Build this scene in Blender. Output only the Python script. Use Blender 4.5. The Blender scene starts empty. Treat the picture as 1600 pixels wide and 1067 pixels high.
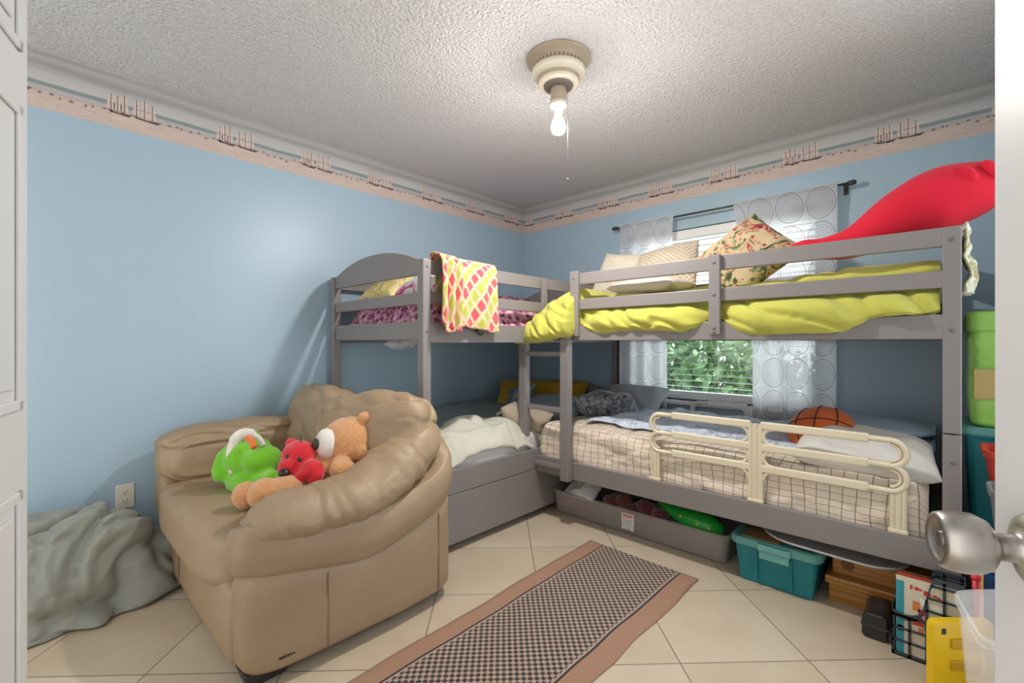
BULB, WORLD, SKY, EXPO = 1000.0, 0.8, 2.6, 1.06
import bpy, bmesh, math, random
from mathutils import Vector, Matrix, Euler, noise
random.seed(7)
S = bpy.context.scene
C = S.collection
PI = math.pi
sin, cos = math.sin, math.cos

# ------------------------------------------------------------------ materials
class NT:
    def __init__(s, name):
        s.m = bpy.data.materials.new(name); s.m.use_nodes = True
        s.t = s.m.node_tree; s.t.nodes.clear()
        s.out = s.t.nodes.new('ShaderNodeOutputMaterial')
    def n(s, typ, ins=None, **props):
        k = s.t.nodes.new(typ)
        for a, v in props.items(): setattr(k, a, v)
        for a, v in (ins or {}).items(): s.put(k.inputs[a], v)
        return k
    def put(s, sock, v):
        if isinstance(v, bpy.types.NodeSocket): s.t.links.new(v, sock)
        elif isinstance(v, tuple) and len(v) == 3 and sock.type == 'RGBA': sock.default_value = (*v, 1)
        else: sock.default_value = v
    def math(s, op, a, b=0.0, c=0.0):
        k = s.t.nodes.new('ShaderNodeMath'); k.operation = op
        for i, v in enumerate((a, b, c)):
            if i < len(k.inputs): s.put(k.inputs[i], v)
        return k.outputs[0]
    def mix(s, f, a, b):
        k = s.t.nodes.new('ShaderNodeMix'); k.data_type = 'RGBA'
        s.put(k.inputs[0], f); s.put(k.inputs[6], a); s.put(k.inputs[7], b)
        return k.outputs[2]
    def ramp(s, f, stops, interp='LINEAR'):
        k = s.t.nodes.new('ShaderNodeValToRGB'); k.color_ramp.interpolation = interp
        e = k.color_ramp.elements
        while len(e) < len(stops): e.new(.5)
        for i, (p, col) in enumerate(stops): e[i].position = p; e[i].color = (*col, 1)
        s.put(k.inputs[0], f); return k.outputs[0]
    def coord(s, kind='Object'): return s.t.nodes.new('ShaderNodeTexCoord').outputs[kind]
    def uv(s):
        k = s.t.nodes.new('ShaderNodeSeparateXYZ'); s.put(k.inputs[0], s.coord('UV'))
        return k.outputs[0], k.outputs[1]
    def xyz(s):
        k = s.t.nodes.new('ShaderNodeSeparateXYZ'); s.put(k.inputs[0], s.coord('Object'))
        return k.outputs[0], k.outputs[1], k.outputs[2]
    def noise(s, scale, detail=3, co=None, rough=.5, dist=0):
        k = s.n('ShaderNodeTexNoise', {'Scale': scale, 'Detail': detail, 'Roughness': rough, 'Distortion': dist})
        s.put(k.inputs['Vector'], co if co is not None else s.coord()); return k.outputs['Fac']
    def voro(s, scale, feature='F1', out='Distance', co=None, rnd=1.0):
        k = s.n('ShaderNodeTexVoronoi', {'Scale': scale, 'Randomness': rnd}, feature=feature)
        s.put(k.inputs['Vector'], co if co is not None else s.coord()); return k.outputs[out]
    def bump(s, h, strength=.3, dist=.01):
        return s.n('ShaderNodeBump', {'Height': h, 'Strength': strength, 'Distance': dist}).outputs[0]
    def bsdf(s, col, rough=.6, normal=None, **kw):
        k = s.n('ShaderNodeBsdfPrincipled', {'Base Color': col, 'Roughness': rough})
        if normal is not None: s.put(k.inputs['Normal'], normal)
        for a, v in kw.items(): s.put(k.inputs[a.replace('_', ' ')], v)
        s.t.links.new(k.outputs[0], s.out.inputs[0]); return k

def srgb(r, g, b):
    f = lambda c: c/12.92 if c <= .04045 else ((c+.055)/1.055)**2.4
    return (f(r/255), f(g/255), f(b/255))

def plain(name, col, rough=.5, bump=0, bscale=200, var=0, vscale=6, **kw):
    t = NT(name)
    c = col
    if var:
        f = t.noise(vscale, 4)
        c = t.mix(f, tuple(x*(1-var) for x in col), tuple(min(1, x*(1+var)) for x in col))
    nrm = t.bump(t.noise(bscale, 3), bump, .004) if bump else None
    t.bsdf(c, rough, nrm, **kw)
    return t.m

def cloth(name, col, rough=.9, weave=500, strength=.25, var=.06, sheen=.15, wr=0, wscale=9):
    t = NT(name)
    f = t.noise(7, 3)
    c = t.mix(f, tuple(x*(1-var) for x in col), tuple(min(1, x*(1+var)) for x in col))
    h = t.noise(weave, 2)
    if wr:
        h = t.math('ADD', h, t.math('MULTIPLY', t.noise(wscale, 4, dist=1.2), wr))
    t.bsdf(c, rough, t.bump(h, strength, .004 if not wr else .012), Sheen_Weight=sheen)
    return t.m

# ------------------------------------------------------------------ object helpers
def thing(name, label, cat, loc, group=None):
    o = bpy.data.objects.new(name, None); C.objects.link(o)
    o.empty_display_size = .05; o.location = loc
    o['label'] = label; o['category'] = cat
    if group: o['group'] = group
    return o

def finish(bm, smooth):
    if smooth:
        for f in bm.faces: f.smooth = True

def obj(name, bm, mat, parent=None, smooth=False, label=None, cat=None, group=None, kind=None, mods=(), base=None):
    """one mesh object from world-space bmesh; child of parent, or top level with its origin at its base"""
    finish(bm, smooth)
    me = bpy.data.meshes.new(name)
    if parent is None:
        if base is None and len(bm.verts):
            xs = [v.co.x for v in bm.verts]; ys = [v.co.y for v in bm.verts]; zs = [v.co.z for v in bm.verts]
            base = Vector(((min(xs)+max(xs))/2, (min(ys)+max(ys))/2, min(zs)))
        if kind == 'structure': base = Vector((0, 0, 0))
        base = Vector(base)
        for v in bm.verts: v.co -= base
    bm.to_mesh(me); bm.free()
    o = bpy.data.objects.new(name, me); C.objects.link(o)
    for m in (mat if isinstance(mat, (list, tuple)) else [mat]): me.materials.append(m)
    if parent is not None:
        o.parent = parent
        p = parent; off = Vector((0, 0, 0))
        while p is not None:
            off += p.location; p = p.parent
        for v in me.vertices: v.co -= off
    else:
        o.location = base
    if label: o['label'] = label
    if cat: o['category'] = cat
    if group: o['group'] = group
    if kind: o['kind'] = kind
    for md in mods:
        k = o.modifiers.new(md[0], md[0])
        for a, v in md[1].items(): setattr(k, a, v)
    return o

BM = bmesh.new

def box(bm, x0, x1, y0, y1, z0, z1, bev=.004, seg=2, M=None, mi=0):
    vs = [bm.verts.new((x, y, z)) for x in (x0, x1) for y in (y0, y1) for z in (z0, z1)]
    idx = [(0, 1, 3, 2), (4, 6, 7, 5), (0, 4, 5, 1), (2, 3, 7, 6), (0, 2, 6, 4), (1, 5, 7, 3)]
    fs = [bm.faces.new([vs[i] for i in q]) for q in idx]
    for f in fs: f.material_index = mi
    geo = list(vs)
    if bev:
        es = list({e for f in fs for e in f.edges})
        r = bmesh.ops.bevel(bm, geom=es, offset=min(bev, .49*min(x1-x0, y1-y0, z1-z0)), segments=seg, affect='EDGES', profile=.5)
        geo = list({v for f in r['faces'] for v in f.verts} | {v for v in vs if v.is_valid})
    if M is not None:
        for v in geo: v.co = M @ v.co
    return geo

def prism(bm, pts, axis, a0, a1, mi=0):
    """polygon pts in the two other axes, extruded along axis 0/1/2"""
    def mk(p, a):
        q = list(p); q.insert(axis, a); return bm.verts.new(q)
    A = [mk(p, a0) for p in pts]; B = [mk(p, a1) for p in pts]
    n = len(pts); fs = []
    fs.append(bm.faces.new(A)); fs.append(bm.faces.new(B[::-1]))
    for i in range(n):
        fs.append(bm.faces.new((A[i], B[i], B[(i+1) % n], A[(i+1) % n])))
    for f in fs: f.material_index = mi
    bmesh.ops.recalc_face_normals(bm, faces=fs)
    return A+B

def tube(bm, pts, r, seg=10, closed=False, flat=None, mi=0):
    pts = [Vector(p) for p in pts]; n = len(pts)
    R = r if isinstance(r, (list, tuple)) else [r]*n
    rings = []; up = None
    for i, p in enumerate(pts):
        if closed: d = pts[(i+1) % n]-pts[i-1]
        else: d = pts[min(i+1, n-1)]-pts[max(i-1, 0)]
        d.normalize()
        if up is None:
            up = Vector((0, 0, 1)) if abs(d.z) < .9 else Vector((1, 0, 0))
        a = (up-d*up.dot(d)).normalized(); up = a
        b = d.cross(a)
        rr = R[i]; ra, rb = (rr if isinstance(rr, (tuple, list)) else (rr, rr))
        rings.append([bm.verts.new(p+a*ra*cos(2*PI*k/seg)+b*rb*sin(2*PI*k/seg)) for k in range(seg)])
    fs = []
    for i in range(n if closed else n-1):
        A, B = rings[i], rings[(i+1) % n]
        for k in range(seg):
            fs.append(bm.faces.new((A[k], A[(k+1) % seg], B[(k+1) % seg], B[k])))
    if not closed:
        fs.append(bm.faces.new(rings[0][::-1])); fs.append(bm.faces.new(rings[-1]))
    for f in fs: f.material_index = mi
    bmesh.ops.recalc_face_normals(bm, faces=fs)
    return rings

def lathe(bm, prof, M=None, seg=32, mi=0):
    M = M or Matrix()
    rings = []
    for r, z in prof:
        if r < 1e-5: rings.append([bm.verts.new(M @ Vector((0, 0, z)))])
        else: rings.append([bm.verts.new(M @ Vector((r*cos(2*PI*k/seg), r*sin(2*PI*k/seg), z))) for k in range(seg)])
    fs = []
    for A, B in zip(rings, rings[1:]):
        if len(A) == 1 and len(B) == 1: continue
        for k in range(seg):
            a = [A[0]] if len(A) == 1 else [A[k], A[(k+1) % seg]]
            b = [B[0]] if len(B) == 1 else [B[(k+1) % seg], B[k]]
            fs.append(bm.faces.new(a+b))
    for f in fs: f.material_index = mi
    bmesh.ops.recalc_face_normals(bm, faces=fs)
    return rings

def T(x, y, z): return Matrix.Translation((x, y, z))
def Rot(a, ax): return Matrix.Rotation(math.radians(a), 4, ax)
def axisM(o, d):
    """matrix with local z along d at origin o"""
    d = Vector(d).normalized()
    return Matrix.Translation(o) @ d.to_track_quat('Z', 'Y').to_matrix().to_4x4()

def ell(bm, c, r, M=None, u=24, v=16, pw=1.0, mi=0):
    r = r if isinstance(r, (tuple, list)) else (r, r, r)
    M4 = T(*c) @ (M or Matrix())
    sg = lambda x: math.copysign(abs(x)**pw, x)
    rings = []
    for j in range(v+1):
        ph = -PI/2+PI*j/v
        if j in (0, v): rings.append([bm.verts.new(M4 @ Vector((0, 0, r[2]*sg(sin(ph)))))]); continue
        rings.append([bm.verts.new(M4 @ Vector((r[0]*sg(cos(ph))*sg(cos(2*PI*k/u)), r[1]*sg(cos(ph))*sg(sin(2*PI*k/u)), r[2]*sg(sin(ph))))) for k in range(u)])
    for A, B in zip(rings, rings[1:]):
        for k in range(u):
            a = [A[0]] if len(A) == 1 else [A[k], A[(k+1) % u]]
            b = [B[0]] if len(B) == 1 else [B[(k+1) % u], B[k]]
            f = bm.faces.new(a+b); f.material_index = mi
    return rings

def grid(bm, nu, nv, fn, uvfn=None, wrapu=False, mi=0):
    """fn(u,v) u,v in 0..1 -> point ; writes UVs in metres through uvfn"""
    uvl = bm.loops.layers.uv.verify()
    V = []
    for i in range(nu+1):
        if wrapu and i == nu: V.append(V[0]); continue
        V.append([bm.verts.new(fn(i/nu, j/nv)) for j in range(nv+1)])
    for i in range(nu):
        for j in range(nv):
            f = bm.faces.new((V[i][j], V[i+1][j], V[i+1][j+1], V[i][j+1])); f.material_index = mi
            if uvfn:
                for l, (a, b) in zip(f.loops, ((i, j), (i+1, j), (i+1, j+1), (i, j+1))):
                    l[uvl].uv = uvfn(a/nu, b/nv)
    return V

def nz(p, s=1.0, seed=0): return noise.noise(Vector(p)*s+Vector((seed*17.3, seed*7.1, seed*3.7)))
def ridg(p, s=1.0, seed=0): return 1-2*abs(nz(p, s, seed))

def crease(p, s=1.0, seed=0, w=.10):
    p = Vector(p)
    n = noise.noise(p*s+Vector((seed*11.3, seed*5.1, seed*2.7)))
    return -math.exp(-(n/w)**2)
def wrinkle(bm, amp, scale, seed=0, ridge=0.0, stretch=(1, 1, 1)):
    bm.normal_update()
    mv = []
    for v in bm.verts:
        q = Vector((v.co.x*stretch[0], v.co.y*stretch[1], v.co.z*stretch[2]))
        a = nz(q, scale, seed)*.7+nz(q, scale*2.1, seed+1)*.35
        if ridge: a = a*(1-ridge)+ridge*(ridg(q+Vector((nz(q, scale*.5, 5), nz(q, scale*.5, 6), 0))*.15, scale, seed+2)-.3)
        mv.append((v, v.normal*amp*a))
    for v, d in mv: v.co += d

def pillow(bm, w, l, t, M, n=26, p=2.6, corner=.10, seed=0, wr=.006):
    """stuffed cushion: w x l, thickness t, pinched corners, centred on M"""
    def pt(u, v, sgn):
        x, y = 2*u-1, 2*v-1
        e = max(0, (1-abs(x)**p))*max(0, (1-abs(y)**p))
        h = t/2*e**.55
        k = 1-corner*(1-abs(y)**2)*abs(x)**3
        k2 = 1-corner*(1-abs(x)**2)*abs(y)**3
        a = nz((x*1.6, y*1.6, sgn*2), 1.3, seed)*wr*e*2+ridg((x*2, y*2, sgn), 1.1, seed+3)*wr*e
        return M @ Vector((w/2*x*k, l/2*y*k2, sgn*(h+a)))
    uvf = lambda u, v: (u*w, v*l)
    grid(bm, n, n, lambda u, v: pt(u, v, 1), uvf)
    V = grid(bm, n, n, lambda u, v: pt(v, u, -1), lambda u, v: (v*w, u*l))
    bmesh.ops.remove_doubles(bm, verts=bm.verts, dist=.0008)

SUB1 = ('SUBSURF', dict(levels=1, render_levels=1))
SUB2 = ('SUBSURF', dict(levels=2, render_levels=2))
def solid(t, off=1): return ('SOLIDIFY', dict(thickness=t, offset=off))
def remesh(v): return ('REMESH', dict(mode='VOXEL', voxel_size=v, use_smooth_shade=True))
def smoothm(i=6, f=.5): return ('SMOOTH', dict(iterations=i, factor=f))

# ------------------------------------------------------------------ camera
TH = math.radians(43.3)
FW = Vector((-cos(TH), -sin(TH), 0)); RT = Vector((-sin(TH), cos(TH), 0))
CAM = Vector((3.321, 2.958, 1.127))
cd = bpy.data.cameras.new('camera'); co = bpy.data.objects.new('camera', cd); C.objects.link(co)
co.location = CAM
co.rotation_euler = FW.to_track_quat('-Z', 'Y').to_euler()
cd.sensor_width = 36; cd.lens = 711/1600*36; cd.shift_y = 1.5/1600
cd.clip_start = .02
S.camera = co
def W(d, lat, z): # a point given by its distance ahead of the doorway, sideways offset and height
    q = CAM+FW*d+RT*lat; return Vector((q.x, q.y, z))
# ------------------------------------------------------------------ the room
HC = 2.44
# walls: satin light-blue paint
def paint():
    t = NT('blue_wall_paint')
    n1 = t.noise(1.3, 3)
    c = t.mix(n1, (.335, .465, .56), (.36, .49, .585))
    b = t.bump(t.noise(140, 3), .10, .003)
    t.bsdf(c, .38, b)
    return t.m
PAINT = paint()
def popcorn():
    t = NT('popcorn_ceiling')
    a = t.noise(85, 3, rough=.7)
    v = t.voro(85, 'SMOOTH_F1')
    h = t.math('ADD', a, t.math('MULTIPLY', v, -.6))
    c = t.mix(t.noise(75, 2), (.66, .635, .635), (.96, .935, .93))
    t.bsdf(c, .95, t.bump(h, 1.0, .022))
    return t.m
def tiles():
    t = NT('floor_tile')
    x, y, z = t.xyz()
    u = t.math('MULTIPLY', t.math('ADD', x, y), .70711); v = t.math('MULTIPLY', t.math('SUBTRACT', x, y), .70711)
    TS = .459
    def cell(q, o):
        s = t.math('DIVIDE', t.math('SUBTRACT', q, o), TS)
        fr = t.math('FRACT', t.math('ADD', s, 50.0))
        edge = t.math('MINIMUM', fr, t.math('SUBTRACT', 1.0, fr))
        return t.math('FLOOR', t.math('ADD', s, 50.0)), edge
    cu, eu = cell(u, 2.401); cv, ev = cell(v, .077)
    e = t.math('MULTIPLY', t.math('MINIMUM', eu, ev), TS)
    gm = t.n('ShaderNodeMapRange', {'Value': e, 'From Min': .0014, 'From Max': .0028, 'To Min': 0.0, 'To Max': 1.0}).outputs[0]
    cmb = t.n('ShaderNodeCombineXYZ', {'X': cu, 'Y': cv}).outputs[0]
    wn = t.n('ShaderNodeTexWhiteNoise', {'Vector': cmb}).outputs['Value']
    mott = t.math('ADD', t.math('MULTIPLY', t.noise(5, 5, dist=.6), .7), t.math('MULTIPLY', wn, .3))
    c = t.ramp(mott, [(.25, (.50, .405, .285)), (.55, (.555, .465, .345)), (.8, (.60, .515, .395))])
    c = t.mix(gm, (.19, .15, .115), c)
    bmp = t.bump(t.math('ADD', gm, t.math('MULTIPLY', t.noise(30, 3), .06)), .5, .002)
    r = t.math('SUBTRACT', .85, t.math('MULTIPLY', gm, .50))
    t.bsdf(c, r, bmp)
    return t.m
WHITE = plain('white_trim_paint', (.72, .72, .72), .35, .03, 120)

bm = BM(); box(bm, -.02, 4.2, -.02, 3.36, -.08, 0, 0); obj('floor', bm, tiles(), kind='structure')
bm = BM(); box(bm, -.02, 4.2, -.02, 3.36, HC, HC+.08, 0); obj('ceiling', bm, popcorn(), kind='structure')
bm = BM(); box(bm, -.12, 4.2, -.12, 0, -.05, HC+.05, 0); obj('wall_left', bm, PAINT, kind='structure')
WY0, WY1, WZ0, WZ1 = 1.17, 2.43, .70, 1.965
bm = BM()
box(bm, -.14, 0, 0, WY0, -.05, HC+.05, 0); box(bm, -.14, 0, WY1, 3.34, -.05, HC+.05, 0)
box(bm, -.14, 0, WY0, WY1, -.05, WZ0, 0); box(bm, -.14, 0, WY0, WY1, WZ1, HC+.05, 0)
obj('wall_back', bm, PAINT, kind='structure')
bm = BM(); box(bm, -.14, .80, 3.34, 3.46, -.05, HC+.05, 0); box(bm, 1.70, 3.50, 3.34, 3.46, -.05, HC+.05, 0); box(bm, .80, 1.70, 3.34, 3.46, 2.2, HC+.05, 0); obj('wall_right', bm, PAINT, kind='structure')  # gap in this unseen wall is made to let fill light in

# wallpaper border with a harbour print, one strip on each wall
def border_mat():
    t = NT('wallpaper_border')
    u, v = t.uv()
    cb = t.n('ShaderNodeCombineXYZ', {'X': t.math('MULTIPLY', u, 1.0), 'Y': t.math('MULTIPLY', v, 3.0)}).outputs[0]
    wob = t.math('MULTIPLY', t.math('SUBTRACT', t.noise(2.2, 4, co=cb, dist=.8), .5), .16)
    vv = t.math('ADD', v, wob)
    fine = t.math('MULTIPLY', t.math('SUBTRACT', t.noise(9, 3, co=cb), .5), .05)
    sea = t.math('ADD', v, fine)
    sand = t.ramp(t.math('ADD', t.noise(7, 4, co=cb, dist=1.5), 0.0), [(.3, (.46, .34, .31)), (.42, (.60, .50, .45)), (.5, (.52, .40, .36)), (.58, (.60, .51, .43)), (.7, (.56, .47, .36))])
    sky = t.ramp(vv, [(.52, (.50, .49, .48)), (.66, (.46, .45, .44)), (.78, (.31, .305, .295)), (.88, (.42, .41, .40)), (1.0, (.33, .325, .32))])
    low = t.ramp(sea, [(.30, (.44, .35, .33)), (.36, (.46, .42, .43)), (.40, (.42, .44, .43)), (.415, (.23, .29, .28)), (.47, (.21, .26, .26)), (.485, (.38, .41, .40)), (.50, (.50, .49, .48))])
    m1 = t.n('ShaderNodeMapRange', {'Value': sea, 'From Min': .27, 'From Max': .33}).outputs[0]
    c = t.mix(m1, sand, low)
    m2 = t.math('GREATER_THAN', v, .52)
    c = t.mix(m2, c, sky)
    t.bsdf(c, .7)
    return t.m
BORDER = border_mat()
HULL = plain('border_hull_ink', (.12, .07, .06), .7)
SAIL = plain('border_sail_ink', (.62, .50, .45), .7, 0, 200, .25, 60)
DOT = plain('border_dot_ink', (.22, .16, .15), .7)
def border(name, P, length, ships, flip):
    """P(u, z, out) -> world point"""
    bm = BM(); uvl = bm.loops.layers.uv.verify()
    z0, z1 = 2.185, HC
    def quad(pts, mi, uvs=None):
        f = bm.faces.new([bm.verts.new(p) for p in pts]); f.material_index = mi
        if uvs:
            for l, q in zip(f.loops, uvs): l[uvl].uv = q
    o = .0015
    n = 40
    for i in range(n):
        a, b = length*i/n, length*(i+1)/n
        quad([P(a, z0, o), P(b, z0, o), P(b, z1, o), P(a, z1, o)], 0, [(a, 0), (b, 0), (b, 1), (a, 1)])
    quad([P(0, z0, 0), P(length, z0, 0), P(length, z0, o), P(0, z0, o)], 0, [(0, 0), (length, 0), (length, 0), (0, 0)])
    o2 = .0022
    rnd = random.Random(3)
    Z = lambda v: z0+v*(z1-z0)
    def poly(c, pts, mi):
        f = bm.faces.new([bm.verts.new(P(c+flip*x, Z(y), o2)) for x, y in pts]); f.material_index = mi
    for c in ships:
        for dx, k in ((-.055, .85), (.05, 1.05)):
            c2 = c+flip*dx
            poly(c2, [(-.055*k, .33), (-.035*k, .28), (.045*k, .26), (.062*k, .32), (.0, .30)], 1)
            for mx in (-.035, -.005, .025):
                hh = .62+rnd.random()*.08
                poly(c2, [(mx*k-.0145, .34), (mx*k+.0145, .34), (mx*k+.015, .46), (mx*k-.0145, .46)], 2)
                poly(c2, [(mx*k-.0125, .47), (mx*k+.0135, .47), (mx*k+.011, hh-.04), (mx*k-.009, hh-.04)], 2)
                poly(c2, [(mx*k-.0015, .31), (mx*k+.0015, .31), (mx*k+.0012, hh), (mx*k-.0012, hh)], 1)
        poly(c, [(-.09, .20), (-.05, .16), (.0, .19), (-.03, .22)], 2)
        for k in range(9):
            x = .13+.035*k+rnd.random()*.02; y = .25+rnd.random()*.09
            s = .004+rnd.random()*.008
            poly(c, [(x-s, y), (x, y-.022), (x+s, y), (x, y+.03)], 3)
    bmesh.ops.remove_doubles(bm, verts=bm.verts, dist=1e-6)
    obj(name, bm, [BORDER, HULL, SAIL, DOT], kind='structure')
border('trim_1', lambda u, z, o: (u, o, z), 4.1, [.19+.462*i for i in range(9)], -1)
border('trim_2', lambda u, z, o: (o, u, z), 3.33, [.01+.462*i for i in range(8)], 1)

# window: frame, glazing, sill
win = BM()
f = .05
for a in ((WY0, WY0+f, WZ0, WZ1), (WY1-f, WY1, WZ0, WZ1), (WY0, WY1, WZ0, WZ0+f), (WY0, WY1, WZ1-f, WZ1), (WY0, WY1, 1.315, 1.36)):
    box(win, -.12, -.075, *a, .006)
wo = obj('window_1', win, WHITE, kind='structure')
glass = NT('window_glass')
gl = glass.n('ShaderNodeBsdfGlossy', {'Color': (.9, .95, 1), 'Roughness': .02}); tr = glass.n('ShaderNodeBsdfTransparent', {'Color': (.96, .98, .97)})
ms = glass.n('ShaderNodeMixShader', {0: .04}); glass.t.links.new(tr.outputs[0], ms.inputs[1]); glass.t.links.new(gl.outputs[0], ms.inputs[2]); glass.t.links.new(ms.outputs[0], glass.out.inputs[0])
bm = BM(); box(bm, -.102, -.096, WY0+.03, WY1-.03, WZ0+.03, WZ1-.03, 0); obj('glass_pane', bm, glass.m, wo)
bm = BM(); box(bm, -.075, .055, WY0-.04, WY1+.04, WZ0-.03, WZ0, .008); obj('window_sill', bm, WHITE, wo)

# horizontal blind inside the window opening
SLAT = plain('white_blind_slat', (.80, .80, .79), .4)
bl = thing('window_blind', 'white horizontal slatted blind hanging in the window behind the curtains', 'blind', (-.035, 1.8, .735))
bm = BM(); box(bm, -.065, -.005, WY0+.01, WY1-.01, 1.895, 1.96, .006); obj('headrail', bm, SLAT, bl)
bm = BM()
z = .80
while z < 1.885:
    box(bm, -.022, .022, WY0+.015, WY1-.015, -.0012, .0012, 0, M=T(-.035, 0, z) @ Rot(-3, 'Y')); z += .043
obj('slats', bm, SLAT, bl)
bm = BM()
for y in (1.35, 1.8, 2.25):
    for x in (-.058, -.012): tube(bm, [(x, y, .745), (x, y, 1.9)], .0012, 5)
obj('ladder_cord', bm, SLAT, bl)
bm = BM(); box(bm, -.062, -.008, WY0+.012, WY1-.012, .735, .765, .006); obj('bottom_rail', bm, SLAT, bl)

# shrubs outside
LEAF = NT('shrub_leaf')
lc = LEAF.ramp(LEAF.noise(9, 3), [(.3, (.10, .20, .07)), (.5, (.19, .33, .13)), (.75, (.38, .52, .25))])
LEAF.bsdf(lc, .5, Subsurface_Weight=0.0)
BARK = plain('shrub_bark', (.16, .11, .07), .9, .4, 40)
def shrub(c, r, n, seed, label):
    rnd = random.Random(seed)
    o = thing('garden_shrub', label, 'shrub', (c[0], c[1], -.25))
    bm = BM()
    for i in range(n):
        d = Vector((rnd.gauss(0, 1), rnd.gauss(0, 1), rnd.gauss(0, 1))).normalized()
        k = rnd.random()**.4
        p = Vector((c[0]+d.x*r[0]*k, c[1]+d.y*r[1]*k, c[2]+d.z*r[2]*k))
        M = T(*p) @ Euler((rnd.random()*6, rnd.random()*6, rnd.random()*6)).to_matrix().to_4x4()
        L = .05+.04*rnd.random(); w = L*.45
        q = [(-L, 0, 0), (-L*.2, w, .008), (L*.5, w*.7, .004), (L, 0, -.01), (L*.5, -w*.7, .004), (-L*.2, -w, .008)]
        bm.faces.new([bm.verts.new(M @ Vector(a)) for a in q])
    obj('leaves', bm, LEAF.m, o)
    bm = BM()
    for k in range(5):
        a = k*1.3
        tube(bm, [(c[0]+.05*cos(a), c[1]+.05*sin(a), -.25), (c[0]+r[0]*.3*cos(a), c[1]+r[1]*.3*sin(a), c[2]-.2), (c[0]+r[0]*.6*cos(a), c[1]+r[1]*.6*sin(a), c[2]+r[2]*.4)], [.03, .02, .006], 6)
    obj('stem', bm, BARK, o)
shrub((-2.3, .55, .50), (1.0, 1.7, .85), 6000, 2, 'leafy green shrub outside the window, seen through the blind')
bm = BM(); box(bm, -9, -.14, -9, 7, -.35, -.25, 0); obj('ground_outside', bm, plain('grass_ground', (.10, .16, .05), .95, .6, 60, .3, 3), kind='structure')

# ------------------------------------------------------------------ doors
def panel_door(name, E, ang, width, thick, side, panels, stile, z1=2.03):
    """free edge at E, running back along world angle ang (deg); side=+1 thickness to the left of that direction"""
    M = T(E.x, E.y, 0) @ Matrix.Rotation(ang, 4, 'Z')
    bm = BM()
    box(bm, 0, width, min(0, side*thick), max(0, side*thick), .012, z1, .002, M=M)
    o = obj(name, bm, WHITE, kind='structure')
    # raised mouldings and fields of the panels on the visible face (y = 0 side)
    bm = BM(); s = -side
    for (x0, x1, za, zb) in panels:
        for k, (ins, h) in enumerate(((0, .0), (.008, .006), (.022, .005), (.034, .0015))):
            pass
        # moulding ring
        for a, b, c, d in ((x0, x1, za, za+.022), (x0, x1, zb-.022, zb), (x0, x0+.022, za, zb), (x1-.022, x1, za, zb)):
            box(bm, a, b, min(0, s*.007), max(0, s*.007), c, d, .003, M=M)
        box(bm, x0+.045, x1-.045, min(0, s*.006), max(0, s*.006), za+.045, zb-.045, .005, M=M)
    obj('door_panels', bm, WHITE, o)
    return o, M
EL = W(1.0, -1.0647, 0)
al = math.radians(31)
dl = FW*(-cos(al))+RT*(sin(al))
angL = math.atan2(dl.y, dl.x)
pans = []
for x0, x1 in ((.045, .33), (.43, .715)):
    pans += [(x0, x1, .22, .815), (x0, x1, .985, 1.625), (x0, x1, 1.74, 1.93)]
panel_door('door_1', EL, angL, .76, .035, -1, pans, .05)
ER = W(.48, .5084, 0)
dr = FW*(-.92)+RT*(-.39)
angR = math.atan2(dr.y, dr.x)
pans = []
for x0, x1 in ((.11, .35), (.45, .70)):
    pans += [(x0, x1, .22, .80), (x0, x1, 1.0, 1.60), (x0, x1, 1.72, 1.92)]
d2, MR = panel_door('door_2', ER, angR, .81, .035, 1, pans, .05)
NICK = plain('brushed_nickel', (.55, .52, .47), .26, metal=1.0) if False else None
t = NT('brushed_nickel'); t.bsdf((.47, .45, .42), .34, t.bump(t.noise(300, 2), .04, .001), Metallic=1.0); NICK = t.m
n = Vector((dr.y, -dr.x, 0)).normalized()          # outward from the visible face
if n.dot(RT) > 0: n = -n
rose_c = ER+dr.normalized()*.068+Vector((0, 0, .935))
K = axisM(rose_c, n)
kn = BM()
lathe(kn, [(0, 0), (.033, 0), (.0335, .003), (.031, .007), (.022, .011), (.014, .013), (.0125, .016), (.0125, .028), (.016, .031), (.0235, .036), (.0275, .044), (.0285, .054), (.0275, .064), (.0255, .071), (.021, .0735), (.019, .0705), (.011, .069), (.0, .069)], K, 40)
ko = obj('door_knob', kn, NICK, d2, smooth=True, label='round brushed nickel knob')
kb = BM(); box(kb, -.0015, .0015, -.006, .006, .068, .0715, 0, M=K @ Rot(60, 'Z')); lathe(kb, [(.008, .0692), (.008, .0705), (.0065, .0705)], K, 20)
obj('lock_button', kb, NICK, ko)

# ------------------------------------------------------------------ ceiling light
LX, LY = 1.632, 1.663
fx = thing('ceiling_light', 'beige stepped ceiling fixture holding a bare lit bulb', 'ceiling light', (LX, LY, HC))
BEI = plain('fixture_beige_enamel', (.50, .40, .29), .35)
CRM = plain('fixture_cream_enamel', (.78, .70, .55), .35)
DRK = plain('fixture_dark_metal', (.20, .17, .14), .4)
L0 = T(LX, LY, 0)
bm = BM(); lathe(bm, [(0, 2.44), (.148, 2.44), (.148, 2.434), (.14, 2.428), (.112, 2.418), (.108, 2.40), (.109, 2.385)], L0, 48); obj('mounting_plate', bm, BEI, fx, True)
bm = BM()
for k in range(36):
    a = 2*PI*k/36
    box(bm, -.003, .003, -.002, .002, -.009, .009, 0, M=L0 @ Matrix.Rotation(a, 4, 'Z') @ T(.1095, 0, 2.402) @ Rot(90, 'Z'))
obj('vent_slots', bm, DRK, fx)
bm = BM(); lathe(bm, [(.100, 2.392), (.122, 2.388), (.125, 2.376), (.120, 2.366), (.104, 2.362), (.100, 2.35), (.0, 2.35)], L0, 48); obj('upper_ring', bm, CRM, fx, True)
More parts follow.
